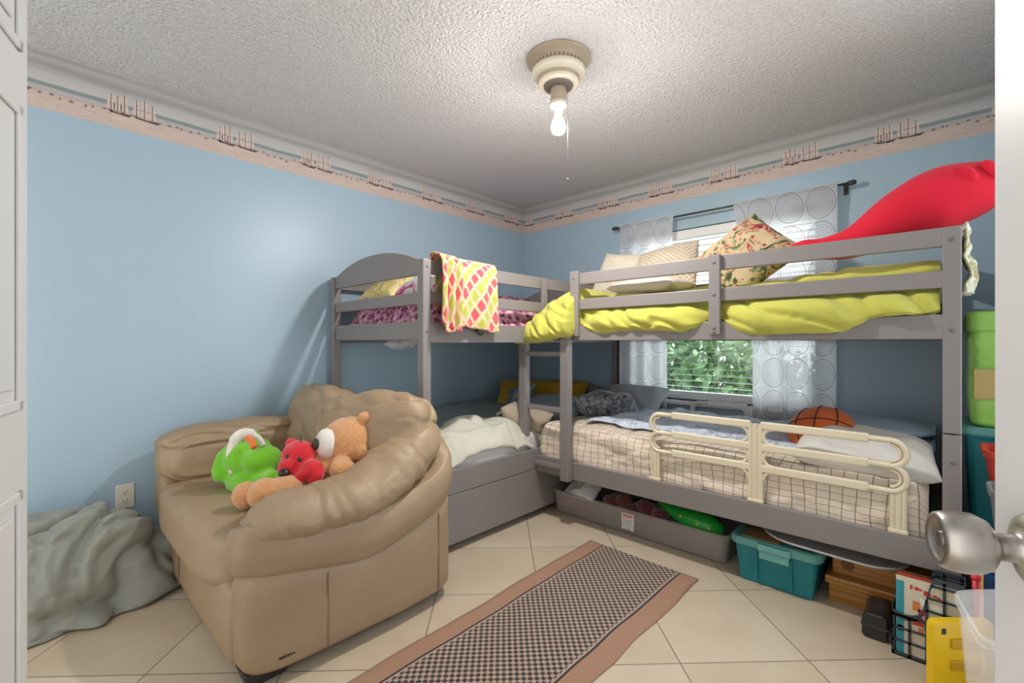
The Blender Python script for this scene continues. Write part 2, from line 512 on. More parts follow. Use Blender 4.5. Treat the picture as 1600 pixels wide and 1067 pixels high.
bm = BM(); lathe(bm, [(.102, 2.364), (.098, 2.345), (.092, 2.338), (.0, 2.338)], L0, 48); obj('middle_tier', bm, BEI, fx, True)
bm = BM(); lathe(bm, [(.080, 2.345), (.093, 2.340), (.095, 2.330), (.088, 2.322), (.072, 2.319), (.0, 2.319)], L0, 48); obj('lower_ring', bm, CRM, fx, True)
bm = BM(); lathe(bm, [(.070, 2.322), (.066, 2.312), (.045, 2.306), (.0, 2.306)], L0, 40); obj('switch_cap', bm, DRK, fx, True)
bm = BM(); lathe(bm, [(.034, 2.310), (.036, 2.300), (.037, 2.25), (.034, 2.243), (0, 2.243)], L0, 32); obj('switch_housing', bm, BEI, fx, True)
bm = BM(); lathe(bm, [(.030, 2.246), (.040, 2.243), (.043, 2.232), (.036, 2.222), (.022, 2.219), (.019, 2.195), (.016, 2.192), (0, 2.192)], L0, 32); so = obj('lamp_socket', bm, CRM, fx, True)
t = NT('lit_bulb'); em = t.n('ShaderNodeEmission', {'Color': (1.0, .955, .91), 'Strength': BULB}); t.t.links.new(em.outputs[0], t.out.inputs[0])
bm = BM(); lathe(bm, [(0, 2.094), (.012, 2.0955), (.024, 2.102), (.0315, 2.114), (.0329, 2.121)], L0, 32); bo = obj('light_bulb', bm, t.m, fx, True)
t = NT('bulb_neck_glow'); em = t.n('ShaderNodeEmission', {'Color': (1.0, .955, .91), 'Strength': BULB*.02}); t.t.links.new(em.outputs[0], t.out.inputs[0])
bm = BM(); lathe(bm, [(.0330, 2.121), (.0335, 2.127), (.0329, 2.136), (.0305, 2.145), (.0235, 2.164), (.017, 2.178), (.014, 2.194), (0, 2.196)], L0, 32); obj('bulb_neck', bm, t.m, bo, True)
bm = BM(); tube(bm, [(LX+.008, LY+.042, 2.29), (LX+.004, LY+.055, 2.265), (LX+.003, LY+.056, 2.1), (LX+.002, LY+.056, 1.875)], .0011, 6); ell(bm, (LX+.002, LY+.056, 1.872), .004, u=10, v=8); obj('pull_chain', bm, DRK, fx)

# wall outlet
IV = plain('ivory_plastic', (.74, .70, .58), .35)
ol = thing('wall_outlet', 'ivory double power outlet low on the blue left wall', 'outlet', (2.993, 0, .30))
bm = BM(); box(bm, 2.957, 3.029, 0, .006, .302, .420, .003); obj('cover_plate', bm, IV, ol)
for zc in (.382, .340):
    bm = BM(); prism(bm, [(2.993+.0165*cos(a)*1.0, zc+.0145*sin(a)) for a in [2*PI*k/20 for k in range(20)]], 1, .004, .0085); sk = obj('socket', bm, IV, ol)
    bm = BM()
    box(bm, 2.984, 2.987, .0082, .0092, zc-.001, zc+.008, 0); box(bm, 2.999, 3.002, .0082, .0092, zc-.001, zc+.008, 0); box(bm, 2.9905, 2.9955, .0082, .0092, zc-.010, zc-.005, 0)
    obj('socket_slots', bm, DRK, sk)

# rug
def rug_mat():
    t = NT('runner_rug')
    x, y, z = t.xyz(); u, v = t.uv()
    s = .0155
    a = t.math('FLOOR', t.math('DIVIDE', u, s)); b = t.math('FLOOR', t.math('DIVIDE', v, s))
    ch = t.math('FLOORED_MODULO', t.math('ADD', a, b), 2.0)
    spk = t.noise(320, 2)
    lite = t.mix(spk, (.30, .21, .16), (.48, .36, .28)); dk = t.mix(spk, (.018, .012, .010), (.045, .028, .022))
    c = t.mix(ch, dk, lite)
    # plain brown margin along both long sides with a dark line inside it
    e = t.math('MINIMUM', v, t.math('SUBTRACT', .60, v))
    br = t.mix(spk, (.29, .150, .088), (.39, .220, .135))
    line = t.math('LESS_THAN', t.math('ABSOLUTE', t.math('SUBTRACT', e, .086)), .0045)
    gap = t.math('LESS_THAN', e, .098)
    c = t.mix(gap, c, t.mix(spk, (.36, .25, .19), (.44, .32, .25)))
    c = t.mix(line, c, (.015, .010, .009))
    c = t.mix(t.math('LESS_THAN', e, .081), c, br)
    t.bsdf(c, .95, t.bump(t.math('ADD', t.noise(260, 2), t.math('MULTIPLY', ch, .4)), .6, .004), Sheen_Weight=.2)
    return t.m
bm = BM()
RX0, RX1 = 1.145, 3.05
def rp(u, v):
    x = RX0+(RX1-RX0)*u; y = 1.515+.022*u+(.605-.03*u)*v
    edge = min(v, 1-v)
    y += (v-.5)*.022*(nz((x*5, v > .5, 0), 1, 4))+.02*(v > .8)*nz((x*3.3, 0, 0), 1, 9)*(v-.8)*5
    z = .007+.007*max(0, nz((x*4, v*2, 0), 1.1, 2))*(1 if edge < .12 else .3)
    return (x, y, z)
grid(bm, 90, 30, rp, lambda u, v: (u*(RX1-RX0), v*.60))
obj('runner_rug', bm, rug_mat(), smooth=True, label='long brown runner rug with black and beige check on the tile floor', cat='rug', mods=[('SOLIDIFY', dict(thickness=.006, offset=-1))], base=(2.1, 1.82, .002))
# ------------------------------------------------------------------ bunk beds
GREY = plain('grey_bunk_paint', (.225, .203, .197), .42, .05, 60, .05, 4)
BOLT = plain('bolt_metal', (.16, .14, .13), .4, metallic=.0) if False else plain('bolt_metal', (.15, .13, .12), .4)

def cr(pts, n):
    """Catmull-Rom through pts, n samples"""
    pts = [Vector(p) for p in pts]; m = len(pts)-1; out = []
    for i in range(n):
        t = i/(n-1)*m; k = min(int(t), m-1); t -= k
        p0 = pts[max(k-1, 0)]; p1 = pts[k]; p2 = pts[k+1]; p3 = pts[min(k+2, m)]
        out.append(.5*((2*p1)+(p2-p0)*t+(2*p0-5*p1+4*p2-p3)*t*t+(3*p1-p0-3*p2+p3)*t**3))
    return out

def part(name, parent, *args, mat=None, bev=.004, **kw):
    bm = BM()
    for a in args: box(bm, *a, bev)
    return obj(name, bm, mat or GREY, parent, **kw)

def arch_panel(name, parent, x0, x1, y0, y1, zb, ze, zp):
    bm = BM(); n = 28
    pts = [(y0, zb)]+[(y1, zb)]
    for i in range(n+1):
        s = i/n; y = y1+(y0-y1)*s
        k = abs(2*s-1)
        pts.append((y, ze+(zp-ze)*(1-k**2.1)))
    prism(bm, pts, 0, x0, x1)
    return obj(name, bm, GREY, parent, mods=[('BEVEL', dict(width=.003, segments=2, limit_method='ANGLE'))])

def bolt(parent, *locs, d=(1, 0, 0)):
    for c in locs:
        bm = BM(); lathe(bm, [(0, .0032), (.006, .003), (.0085, .0015), (.009, -.004), (0, -.004)], axisM(c, d), 14)
        obj('bolt', bm, BOLT, parent, True)

# --- bunk along the left wall
BX0, BX1, BY0, BY1 = .03, 1.96, .03, 1.06
lb = thing('bunk_bed', 'grey wooden bunk bed along the left wall with an arched end board and drawer below', 'bunk bed', (1.0, .54, 0))
for x in (BX0, BX1-.05):
    for y in (BY0, BY1-.05):
        p = part('post', lb, (x, x+.05, y, y+.05, 0, .795), (x, x+.05, y, y+.05, .800, 1.553))
        if x > 1 and y > .5:
            bolt(p, (x+.025, BY1, 1.515), (x+.025, BY1, 1.185), d=(0, 1, 0))
for x in (BX0+.013, BX1-.037):
    arch_panel('arched_end_board', lb, x, x+.024, BY0+.045, BY1-.045, 1.477, 1.548, 1.637)
    part('end_slat', lb, (x, x+.024, BY0+.05, BY1-.05, 1.323, 1.387))
    part('end_rail', lb, (x, x+.024, BY0+.05, BY1-.05, 1.140, 1.236))
    arch_panel('arched_end_board', lb, x, x+.024, BY0+.045, BY1-.045, .64, .705, .795)
    part('end_slat', lb, (x, x+.024, BY0+.05, BY1-.05, .50, .565))
    part('end_rail', lb, (x, x+.024, BY0+.05, BY1-.05, .312, .44))
for y, nm in ((BY1-.027, 'front'), (BY0+.003, 'rear')):
    part('guard_rail', lb, (BX0+.05, BX1-.05, y, y+.024, 1.477, 1.552))
    part('guard_slat', lb, (BX0+.05, BX1-.05, y, y+.024, 1.323, 1.388))
    part('side_rail', lb, (BX0+.05, BX1-.05, y, y+.024, 1.125, 1.230))
    part('side_rail', lb, (BX0+.05, BX1-.05, y, y+.024, .312, .440))
part('guard_post', lb, (.985, 1.03, BY1-.004, BY1+.018, 1.150, 1.547))
part('slat_base', lb, (BX0+.06, BX1-.06, BY0+.03, BY1-.03, 1.150, 1.172))
part('slat_base', lb, (BX0+.06, BX1-.06, BY0+.03, BY1-.03, .330, .350))
bm = BM()
for q in ((.10, 1.90, 1.034, 1.058, .045, .309), (.10, .12, .10, 1.04, .05, .24), (1.88, 1.90, .10, 1.04, .05, .24), (.10, 1.90, .09, .11, .05, .24), (.11, 1.89, .10, 1.04, .055, .07)):
    box(bm, *q, .003)
tr = obj('trundle_drawer', bm, GREY, lb)
for x in (.25, 1.75):
    for y in (.2, .9):
        bm = BM(); lathe(bm, [(0, -.012), (.018, -.012), (.020, -.008), (.020, .008), (.018, .012), (0, .012)], axisM((x, y, .0205), (0, 1, 0)), 18); box(bm, x-.012, x+.012, y-.016, y+.016, .03, .06, .002)
        obj('caster', bm, DRK, tr)
bm = BM(); tube(bm, [(1.60, 1.062, 1.196), (1.60, 1.074, 1.190), (1.597, 1.079, 1.178), (1.588, 1.080, 1.168), (1.575, 1.079, 1.170), (1.570, 1.078, 1.180)], .0042, 8); lathe(bm, [(0, .003), (.010, .003), (.010, -.001), (0, -.001)], axisM((1.60, 1.061, 1.196), (0, 1, 0)), 14)
obj('hook', bm, plain('black_hook', (.02, .02, .02), .4), lb)

# --- bunk along the window wall
RX_F = 1.07; RY0, RY1 = 1.075, 3.012
rb = thing('bunk_bed', 'grey wooden bunk bed along the window wall with guard rails at eye level', 'bunk bed', (.55, 2.05, 0))
for x in (.03, RX_F-.05):
    for y in ((RY0, RY1-.05) if x < .5 else (RY1-.05,)):
        p = part('post', rb, (x, x+.05, y, y+.05, 0, .797), (x, x+.05, y, y+.05, .8015, 1.541))
        if x > .5: bolt(p, (RX_F, y+.025, 1.495), (RX_F, y+.025, 1.172), (RX_F, y+.028, .70), (RX_F, y+.025, .335))
for x in (RX_F-.025, .033):
    y0 = 1.345 if x > .5 else RY0+.045
    part('guard_rail', rb, (x, x+.024, y0, 2.965, 1.472, 1.541) if x > .5 else (x, x+.024, y0, 2.965, 1.472, 1.541))
    part('guard_slat', rb, (x, x+.024, y0, 2.965, 1.323, 1.386))
    part('side_rail', rb, (x, x+.024, RY0-.03 if x > .5 else RY0+.045, 2.965, 1.138, 1.228))
    part('side_rail', rb, (x, x+.024, RY0-.06 if x > .5 else RY0+.045, 2.965, .297, .402))
for y0, y1, zt in ((1.333, 1.391, 1.553), (2.147, 2.200, 1.545)):
    p = part('guard_post', rb, (RX_F-.003, RX_F+.020, y0, y1, 1.163, zt))
    bolt(p, *[(RX_F+.020, (y0+y1)/2, z) for z in (1.507, 1.353, 1.195, 1.176)])
for y in (RY1-.036,):
    part('end_board', rb, (.08, RX_F-.05, y, y+.024, 1.40, 1.535))
    part('end_rail', rb, (.08, RX_F-.05, y, y+.024, 1.140, 1.236))
    part('end_rail', rb, (.08, RX_F-.05, y, y+.024, .30, .402))
part('slat_base', rb, (.06, RX_F-.03, RY0, RY1-.05, 1.150, 1.170))
part('slat_base', rb, (.06, RX_F-.03, RY0, RY1-.05, .318, .338))

ld = thing('bunk_ladder', 'grey wooden ladder fixed to the inner corner where the bunk beds meet', 'ladder', (1.09, 1.14, .297))
LX0 = RX_F+.002
for y0, zt in ((.940, 1.135), (1.278, 1.232)):
    p = part('ladder_rail', ld, (LX0, LX0+.045, y0, y0+.062, .290, zt))
    bolt(p, (LX0+.045, y0+.036, 1.075))
for z in (1.040, .698):
    part('rung', ld, (LX0+.006, LX0+.032, 1.0, 1.28, z, z+.030))
part('tread', ld, (LX0-.06, LX0+.022, 1.0, 1.28, .345, .372))

# ------------------------------------------------------------------ mattresses and bedding
def rbox(bm, x0, x1, y0, y1, z0, z1, r, uv=True):
    box(bm, x0, x1, y0, y1, z0, z1, r, 4)
MWH = cloth('white_mattress_ticking', (.62, .60, .57))

def lines_mat():
    t = NT('checked_sheet'); u, v = t.uv()
    wob = t.math('MULTIPLY', t.noise(4, 2), .05)
    def ln(q, s, w):
        fr = t.math('FRACT', t.math('ADD', t.math('DIVIDE', t.math('ADD', q, wob), s), 40.0))
        return t.math('LESS_THAN', fr, w)
    l = t.math('MAXIMUM', ln(u, .047, .075), ln(v, .047, .075))
    base = t.mix(t.noise(11, 4), (.66, .55, .44), (.80, .70, .58))
    c = t.mix(t.math('MULTIPLY', l, .8), base, (.14, .105, .085))
    t.bsdf(c, .9, t.bump(t.math('ADD', t.noise(14, 5, dist=1.5), t.math('MULTIPLY', t.noise(400, 2), .1)), .45, .012), Sheen_Weight=.1)
    return t.m
def draped_block(bm, x0, x1, y0, y1, z0, z1, nu, nv, amp, seed, folds=0.0, rr=.05):
    """a bed sheet over a mattress: one arc running front-bottom -> top -> back, u along y, with end caps folded in"""
    prof = cr([(x1, 0, z0), (x1+.004, 0, z0+.4*(z1-z0)), (x1-.003, 0, z1-rr), (x1-rr*.4, 0, z1-rr*.25), (x1-rr*1.6, 0, z1), ((x0+x1)/2, 0, z1+.012), (x0+rr*1.6, 0, z1), (x0, 0, z1-rr), (x0, 0, z0)], nv+1)
    L = 0; acc = [0]
    for a, b in zip(prof, prof[1:]): L += (b-a).length; acc.append(L)
    cy = (y0+y1)/2
    def pt(u, v):
        s = u*2-1
        p = prof[round(v*nv)]
        e = abs(s)
        k = max(0, (e-.955)/.045)
        y = cy+s*(y1-y0)/2
        zc, xc = (z0+z1)/2, (x0+x1)/2
        sh = 1-.0*k
        x = xc+(p.x-xc)*(1-.04*k*k); z = z0+(p.z-z0)*(1-.20*k*k)
        a = crease((y*2.0+z*7, z*9-y*3.2, 2), 1.5, seed+4, .13)*amp*.9+nz((y*2.2, v*3, 1), 2.0, seed)*amp+ridg((y*1.6+v*1.1, v*2.6-y*.8, 2), 2.0, seed+1)*amp*folds
        d = Vector((p.x-xc, 0, (p.z-zc)*4)).normalized()
        return Vector((x+d.x*a, y, z+d.z*a))
    grid(bm, nu, nv, pt, lambda u, v: (u*(y1-y0), v*L))
    # close both ends with simple fans
    return L

# right lower bed
bm = BM(); draped_block(bm, .10, 1.03, 1.045, 2.925, .352, .600, 150, 60, .010, 11, .9)
for f in list(bm.faces): pass
bmesh.ops.holes_fill(bm, edges=[e for e in bm.edges if e.is_boundary], sides=0)
obj('mattress', bm, lines_mat(), smooth=True, label='mattress in a cream sheet with thin dark check, on the lower bunk under the window', cat='mattress')

# left lower bed
SLATE = cloth('slate_blue_sheet', (.20, .25, .275), var=.25, wr=1.0, wscale=10)
bm = BM(); draped_block(bm, .10, 1.90, .085, 1.00, .352, .535, 20, 20, 0, 1)
bm.free()
bm = BM(); box(bm, .10, 1.90, .085, 1.005, .352, .54, .04, 4)
lm = obj('mattress', bm, MWH, smooth=True, label='mattress on the lower bunk along the left wall under rumpled bedding', cat='mattress')
bm = BM()
def slate(u, v):
    x = .12+1.76*u; y = .07+.93*v
    z = .560+.06*(1-v)+.022*nz((x*3, y*3, 0), 1.6, 3)+.02*ridg((x*2, y*4, 0), 1.4, 4)
    if v > .93: z -= (v-.93)*1.2
    return (x, y, z)
grid(bm, 80, 50, slate, lambda u, v: (u*1.76, v*.93))
obj('bed_sheet', bm, SLATE, smooth=True, label='slate blue rumpled sheet spread over the lower bunk along the left wall', cat='sheet', mods=[('SOLIDIFY', dict(thickness=.012, offset=-1))])
CREAMB = cloth('cream_blanket', (.60, .585, .49), var=.1, wr=1.2, wscale=8)
bm = BM()
def crm(u, v):
    x = 1.06+.72*u; y = .56+.48*v
    e = min(u, 1-u, v*1.2, 1)
    hump = .05*math.exp(-((x-1.45)/.24)**2-((y-.80)/.17)**2)
    ring = .022*sin(34*math.hypot((x-1.45)*.8, y-.80))*math.exp(-((x-1.45)/.33)**2-((y-.82)/.25)**2)
    z = .585+hump+ring+.02*ridg((x*2.4+y, y*2.6-x, 0), 1.7, 8)+.016*crease((x*3+y*2, y*5-x, 0), 1.6, 8, .12)+.012*nz((x*5, y*5, 0), 2, 9)
    z -= .05*max(0, 1-e*9)
    if v > .80: z -= (v-.80)*.62
    if v > .90: y = min(y, 1.028)
    return (x, y, max(z, .452) if v > .85 else z)
grid(bm, 80, 56, crm, lambda u, v: (u*.8, v*.54))
obj('blanket', bm, CREAMB, smooth=True, label='cream blanket bunched at the front edge of the left lower bunk behind the armchair', cat='blanket', mods=[('SOLIDIFY', dict(thickness=.018, offset=-1)), SUB1])

# pillows of the lower beds
def pil(name, label, mat, w, l, t, M, seed, group=None, wr=.01, **kw):
    bm = BM(); pillow(bm, w, l, t, M, 30, seed=seed, wr=wr, **kw)
    return obj(name, bm, mat, smooth=True, label=label, cat='pillow', group=group, mods=[SUB1])
pil('pillow', 'mustard yellow pillow in the far corner of the left lower bunk', cloth('mustard_cotton', (.52, .30, .015), var=.1, wr=.8), .34, .84, .17, T(.32, .47, .665) @ Rot(27, 'Z') @ Rot(48, 'Y'), 3)
pil('pillow', 'small pink and grey blue printed pillow before the mustard pillow', (lambda: (lambda t: (t.bsdf(t.ramp(t.noise(14, 3), [(.4, (.16, .22, .27)), (.52, (.30, .34, .38)), (.62, (.45, .22, .30))], 'CONSTANT'), .9), t.m)[1])(NT('pink_grey_print')))(), .26, .26, .11, T(.62, .50, .675) @ Rot(50, 'Y') @ Rot(20, 'Z'), 4)
KHA = cloth('khaki_cream_cotton', (.40, .335, .25), var=.08, wr=.8)
bm = BM(); pillow(bm, .27, .36, .19, T(.985, .885, .60) @ Rot(-30, 'Y') @ Rot(18, 'X') @ Rot(40, 'Z'), 30, seed=7, wr=.016)
for i, dx in enumerate((-.02, .02, .055)):
    tube(bm, [(1.06+dx*.3, .80+dx, .640), (1.10, .785+dx, .650), (1.125, .775+dx*1.6, .635), (1.12, .79+dx*1.4, .615)], [.010, .012, .010, .004], 8)
obj('pillow', bm, KHA, smooth=True, label='beige pillow with a gathered knot end behind the ladder foot', cat='pillow')
def fur_mat():
    t = NT('grey_mottled_plush')
    n1 = t.noise(17, 5, dist=1.5, rough=.65)
    c = t.ramp(n1, [(.36, (.035, .040, .055)), (.48, (.16, .17, .20)), (.60, (.36, .39, .43)), (.75, (.50, .53, .57))])
    t.bsdf(c, .95, t.bump(t.noise(60, 4, dist=2), .6, .01), Sheen_Weight=.4)
    return t.m
pil('pillow', 'dark grey mottled fluffy pillow at the head of the window lower bunk', fur_mat(), .40, .46, .16, T(.50, 1.235, .665) @ Rot(-24, 'Y') @ Rot(10, 'X') @ Rot(14, 'Z'), 9, wr=.02)
pil('pillow', 'pale grey pillow in the corner behind the dark mottled pillow', cloth('pale_grey_cotton', (.40, .43, .46), wr=.6), .34, .52, .15, T(.22, 1.26, .685) @ Rot(38, 'Y'), 10)
pil('pillow', 'grey blue crumpled pillow between the mustard pillow and the ladder', cloth('grey_blue_cotton', (.30, .36, .41), wr=.8), .36, .56, .15, T(.62, .82, .635) @ Rot(14, 'Y'), 12)

# floral sheet on window lower bunk
def floral_sheet():
    t = NT('blue_floral_sheet')
    n = t.noise(16, 5, dist=2.0); v = t.noise(5, 3)
    c = t.ramp(n, [(.38, (.16, .17, .24)), (.46, (.45, .50, .60)), (.55, (.62, .68, .78)), (.7, (.72, .78, .86))])
    c = t.mix(v, c, (.62, .70, .82))
    t.bsdf(c, .9, t.bump(t.noise(12, 5, dist=1.5), .5, .012))
    return t.m
FLS = floral_sheet()
bm = BM()
def fsh(u, v):
    y = 1.30+1.30*u; x = .14+.74*v+.05*nz((y*4, v, 0), 1, 3)*v
    z = .628+.014*nz((x*4, y*4, 0), 1.4, 21)+.022*ridg((x*2.4, y*3, 0), 1.5, 22)
    e = min(u, 1-u, 1-v)
    z -= .02*max(0, 1-e*12)
    return (x, y, z)
grid(bm, 80, 50, fsh, lambda u, v: (u*1.3, v*.74))
obj('bed_sheet', bm, FLS, smooth=True, label='blue and white floral sheet crumpled on the lower bunk under the window', cat='sheet', mods=[('SOLIDIFY', dict(thickness=.010, offset=-1)), SUB1])
# folded blue comforter + white pillow at the foot
PBL = cloth('pale_blue_comforter', (.36, .47, .60), var=.12, wr=1.0)
bm = BM()
for k, (z, x, w) in enumerate(((.650, .38, .54), (.712, .33, .42))):
    def cm(u, v, z=z, x=x, w=w, k=k):
        a = 2*PI*u
        y = 2.42+.52*v
        e = 1-abs(2*v-1)**6*.45
        return Vector((x+w/2*cos(a)*e, y, z-.0*k-.010*v+(.030*e*math.copysign(abs(sin(a))**.6, sin(a)))+.008*nz((y*5, a, k), 1.2, 5)))
    V = grid(bm, 40, 40, cm, lambda u, v: (u, v), wrapu=True)
    bm.faces.new([V[i][0] for i in range(40)]); bm.faces.new([V[i][-1] for i in range(40)][::-1])
obj('comforter', bm, PBL, smooth=True, label='pale blue folded comforter against the wall behind the basketball cushion', cat='comforter')
pil('pillow', 'white pillow with pale blue piping at the foot of the window lower bunk', cloth('white_cotton_pillow', (.66, .63, .58), wr=.5), .48, .50, .13, T(.79, 2.705, .648) @ Rot(6, 'Y') @ Rot(-3, 'X') @ Rot(4, 'Z'), 14, corner=.03, p=3.4, wr=.014)

# basketball cushion
def bb_mat():
    t = NT('orange_ball_print'); t.bsdf((.60, .115, .02), .75, t.bump(t.noise(160, 2), .4, .003), Sheen_Weight=.2); return t.m
MB = T(.70, 2.535, .700) @ Rot(40, 'Y') @ Rot(8, 'X')
bm = BM(); ell(bm, (0, 0, 0), (.142, .142, .088), u=40, v=24)
for v in bm.verts: v.co = MB @ v.co
bc = obj('ball_cushion', bm, bb_mat(), smooth=True, label='orange basketball shaped cushion lying on the lower bunk under the window', cat='cushion')
bm = BM()
def onball(fx):
    return [MB @ Vector(fx(2*PI*k/48)) for k in range(48)]
A, B = .1425, .0885
tube(bm, onball(lambda a: (A*cos(a), 0, B*sin(a))), .0028, 6, closed=True)
tube(bm, onball(lambda a: (0, A*cos(a), B*sin(a))), .0028, 6, closed=True)
for s in (-1, 1):
    tube(bm, onball(lambda a, s=s: (lambda y: (A*math.sqrt(max(0, 1-(y/A)**2))*cos(a), y, B*math.sqrt(max(0, 1-(y/A)**2))*sin(a)))(s*(.085-.035*cos(a)**2))), .0028, 6, closed=True)
obj('seam_lines', bm, plain('black_seam', (.02, .015, .015), .6), bc)

# plastic bed rails
def bed_rail(label, mat, X, ya, ym, yb, zt, z0, group=None):
    o = thing('bed_guard', label, 'bed rail', (X, ym, z0))
    z1, z2, z3 = zt-.012, zt-.110, zt-.205
    fl = (.016, .008)
    def bar(nm, y0, y1, z):
        bm = BM(); box(bm, X-.009, X+.009, y0, y1, z-.018, z+.018, .007, 3); obj(nm, bm, mat, o)
    for ya_, yb_ in ((ya+.115, ym-.02), (ym+.02, yb-.115)):
        for z in (z1, z2, z3): bar('rail_bar', ya_, yb_, z)
    for s, ye in ((1, ya), (-1, yb)):
        bm = BM()
        def Y(q): return ye+s*q
        r = .049
        for zc in ((z1+z2)/2, (z2+z3)/2):
            arc = [(X, Y(.052-r*0+0-r*sin(a)*1.0), zc+r*cos(a)) for a in [PI*k/14 for k in range(15)]]
            tube(bm, [(X, Y(.12), zc+r)]+arc+[(X, Y(.12), zc-r)], .0115, 8)
            arc2 = [(X, Y(.052-(r-.017)*sin(a)), zc+(r-.017)*cos(a)) for a in [PI*k/14 for k in range(15)]]
            tube(bm, arc2, .006, 6)
        obj('end_loop', bm, mat, o, True)
        bm = BM()
        for q, rr in ((.010, .009), (.026, .011), (.044, .009)):
            tube(bm, [(X, Y(q), z0), (X, Y(q), z3-.01+.02*(q < .02))], rr, 8)
        box(bm, X-.005, X+.005, min(Y(.008), Y(.048)), max(Y(.008), Y(.048)), z0, z3, .002)
        box(bm, X-.013, X+.013, min(Y(-.002), Y(.058)), max(Y(-.002), Y(.058)), z0-.002, z0+.014, .004)
        obj('end_post', bm, mat, o)
    bm = BM()
    for dy in (-.022, 0, .022):
        tube(bm, [(X, ym+dy, z0), (X, ym+dy, zt-.006)], .010, 8)
    box(bm, X-.005, X+.005, ym-.025, ym+.025, z0, zt-.012, .002)
    for z in (z1, z2, z3):
        for s in (-1, 1):
            for t_ in (-1, 1):
                if (z, t_) != (z1, 1): tube(bm, cr([(X, ym+s*.085, z+t_*.010), (X, ym+s*.055, z+t_*.016), (X, ym+s*.036, z+t_*.032), (X, ym+s*.031, z+t_*.052)], 9), .0075, 8)
    box(bm, X-.013, X+.013, ym-.034, ym+.034, z0-.002, z0+.012, .004)
    obj('middle_post', bm, mat, o)
    return o
bed_rail('cream plastic bed rail along the front edge of the lower bunk under the window', plain('cream_plastic', (.70, .62, .46), .4), 1.055, 1.835, 2.345, 2.868, .764, .404)
bed_rail('white plastic bed rail on the far side of the lower bunk below the window', plain('white_plastic', (.72, .72, .72), .4), .075, 1.66, 2.05, 2.52, .715, .50)
# ------------------------------------------------------------------ upper beds
bm = BM(); box(bm, .22, 1.775, .165, .935, 1.174, 1.315, .04, 4)
um = obj('mattress', bm, MWH, smooth=True, label='mattress on the upper bunk along the left wall under plum bedding', cat='mattress')
bm = BM(); pillow(bm, .20, .16, .05, T(1.72, .52, 1.132) @ Rot(8, 'Y'), 14, seed=2, wr=.02)
for v in bm.verts:
    v.co.z -= .02*max(0, nz((v.co.x*20, v.co.y*20, 0), 1, 2))
obj('sheet_corner', bm, cloth('loose_sheet', (.55, .56, .56), wr=.8), um, True)
bm = BM(); box(bm, .10, 1.005, 1.10, 2.94, 1.172, 1.325, .04, 4)
obj('mattress', bm, MWH, smooth=True, label='mattress on the upper bunk under the window below a yellow comforter', cat='mattress')

def plum():
    t = NT('plum_floral_print')
    n = t.noise(20, 5, dist=2.6, rough=.6); k = t.voro(24, 'F1')
    f = t.math('ADD', t.math('MULTIPLY', n, .75), t.math('MULTIPLY', k, .35))
    c = t.ramp(f, [(.36, (.035, .008, .03)), (.45, (.17, .03, .10)), (.53, (.40, .14, .26)), (.62, (.62, .34, .42)), (.72, (.72, .50, .52))])
    t.bsdf(c, .9, t.bump(t.noise(11, 4, dist=1), .5, .01))
    return t.m
bm = BM()
def plumf(u, v):
    x = .104+1.80*u; y = .068+.962*v
    z = 1.395+.035*nz((x*2.5, y*2.5, 0), 1.3, 5)+.018*ridg((x*3, y*3, 0), 1.5, 6)
    e = min(u*1.5, 1.5*(1-u), v, 1-v)
    z -= .185*max(0, min(1, (.10-e)/.07))**.8
    return (x, y, z)
grid(bm, 90, 56, plumf, lambda u, v: (u*1.75, v*.95))
obj('comforter', bm, plum(), smooth=True, label='plum and pink floral comforter heaped on the left wall upper bunk', cat='comforter', mods=[('SOLIDIFY', dict(thickness=.06, offset=-1)), SUB1])
def yfloral():
    t = NT('yellow_floral_print')
    k = t.voro(22, 'F1'); n = t.noise(16, 4, dist=2)
    c = t.ramp(n, [(.40, (.60, .52, .10)), (.52, (.72, .62, .30)), (.60, (.75, .55, .38)), (.66, (.05, .05, .05))])
    t.bsdf(c, .9); return t.m
pil('pillow', 'yellow floral pillow behind the arched end board of the upper bunk', yfloral(), .30, .42, .14, T(1.74, .42, 1.455) @ Rot(26, 'Y'), 15)
pil('pillow', 'white pillow with magenta flowers beside the yellow floral pillow', (lambda t: (t.bsdf(t.ramp(t.noise(9, 3, dist=2), [(.56, (.74, .73, .73)), (.60, (.6, .08, .28))]), .9), t.m)[1])(NT('white_magenta_print')), .30, .42, .14, T(1.70, .80, 1.465) @ Rot(20, 'Y'), 16)
bm = BM(); box(bm, .30, .52, 1.0, 1.045, 1.40, 1.573, .012); obj('wooden_box', bm, plain('small_brown_wood', (.24, .09, .025), .5), smooth=False, label='small brown wooden box edge peeking over the rail where the bunks meet', cat='box')

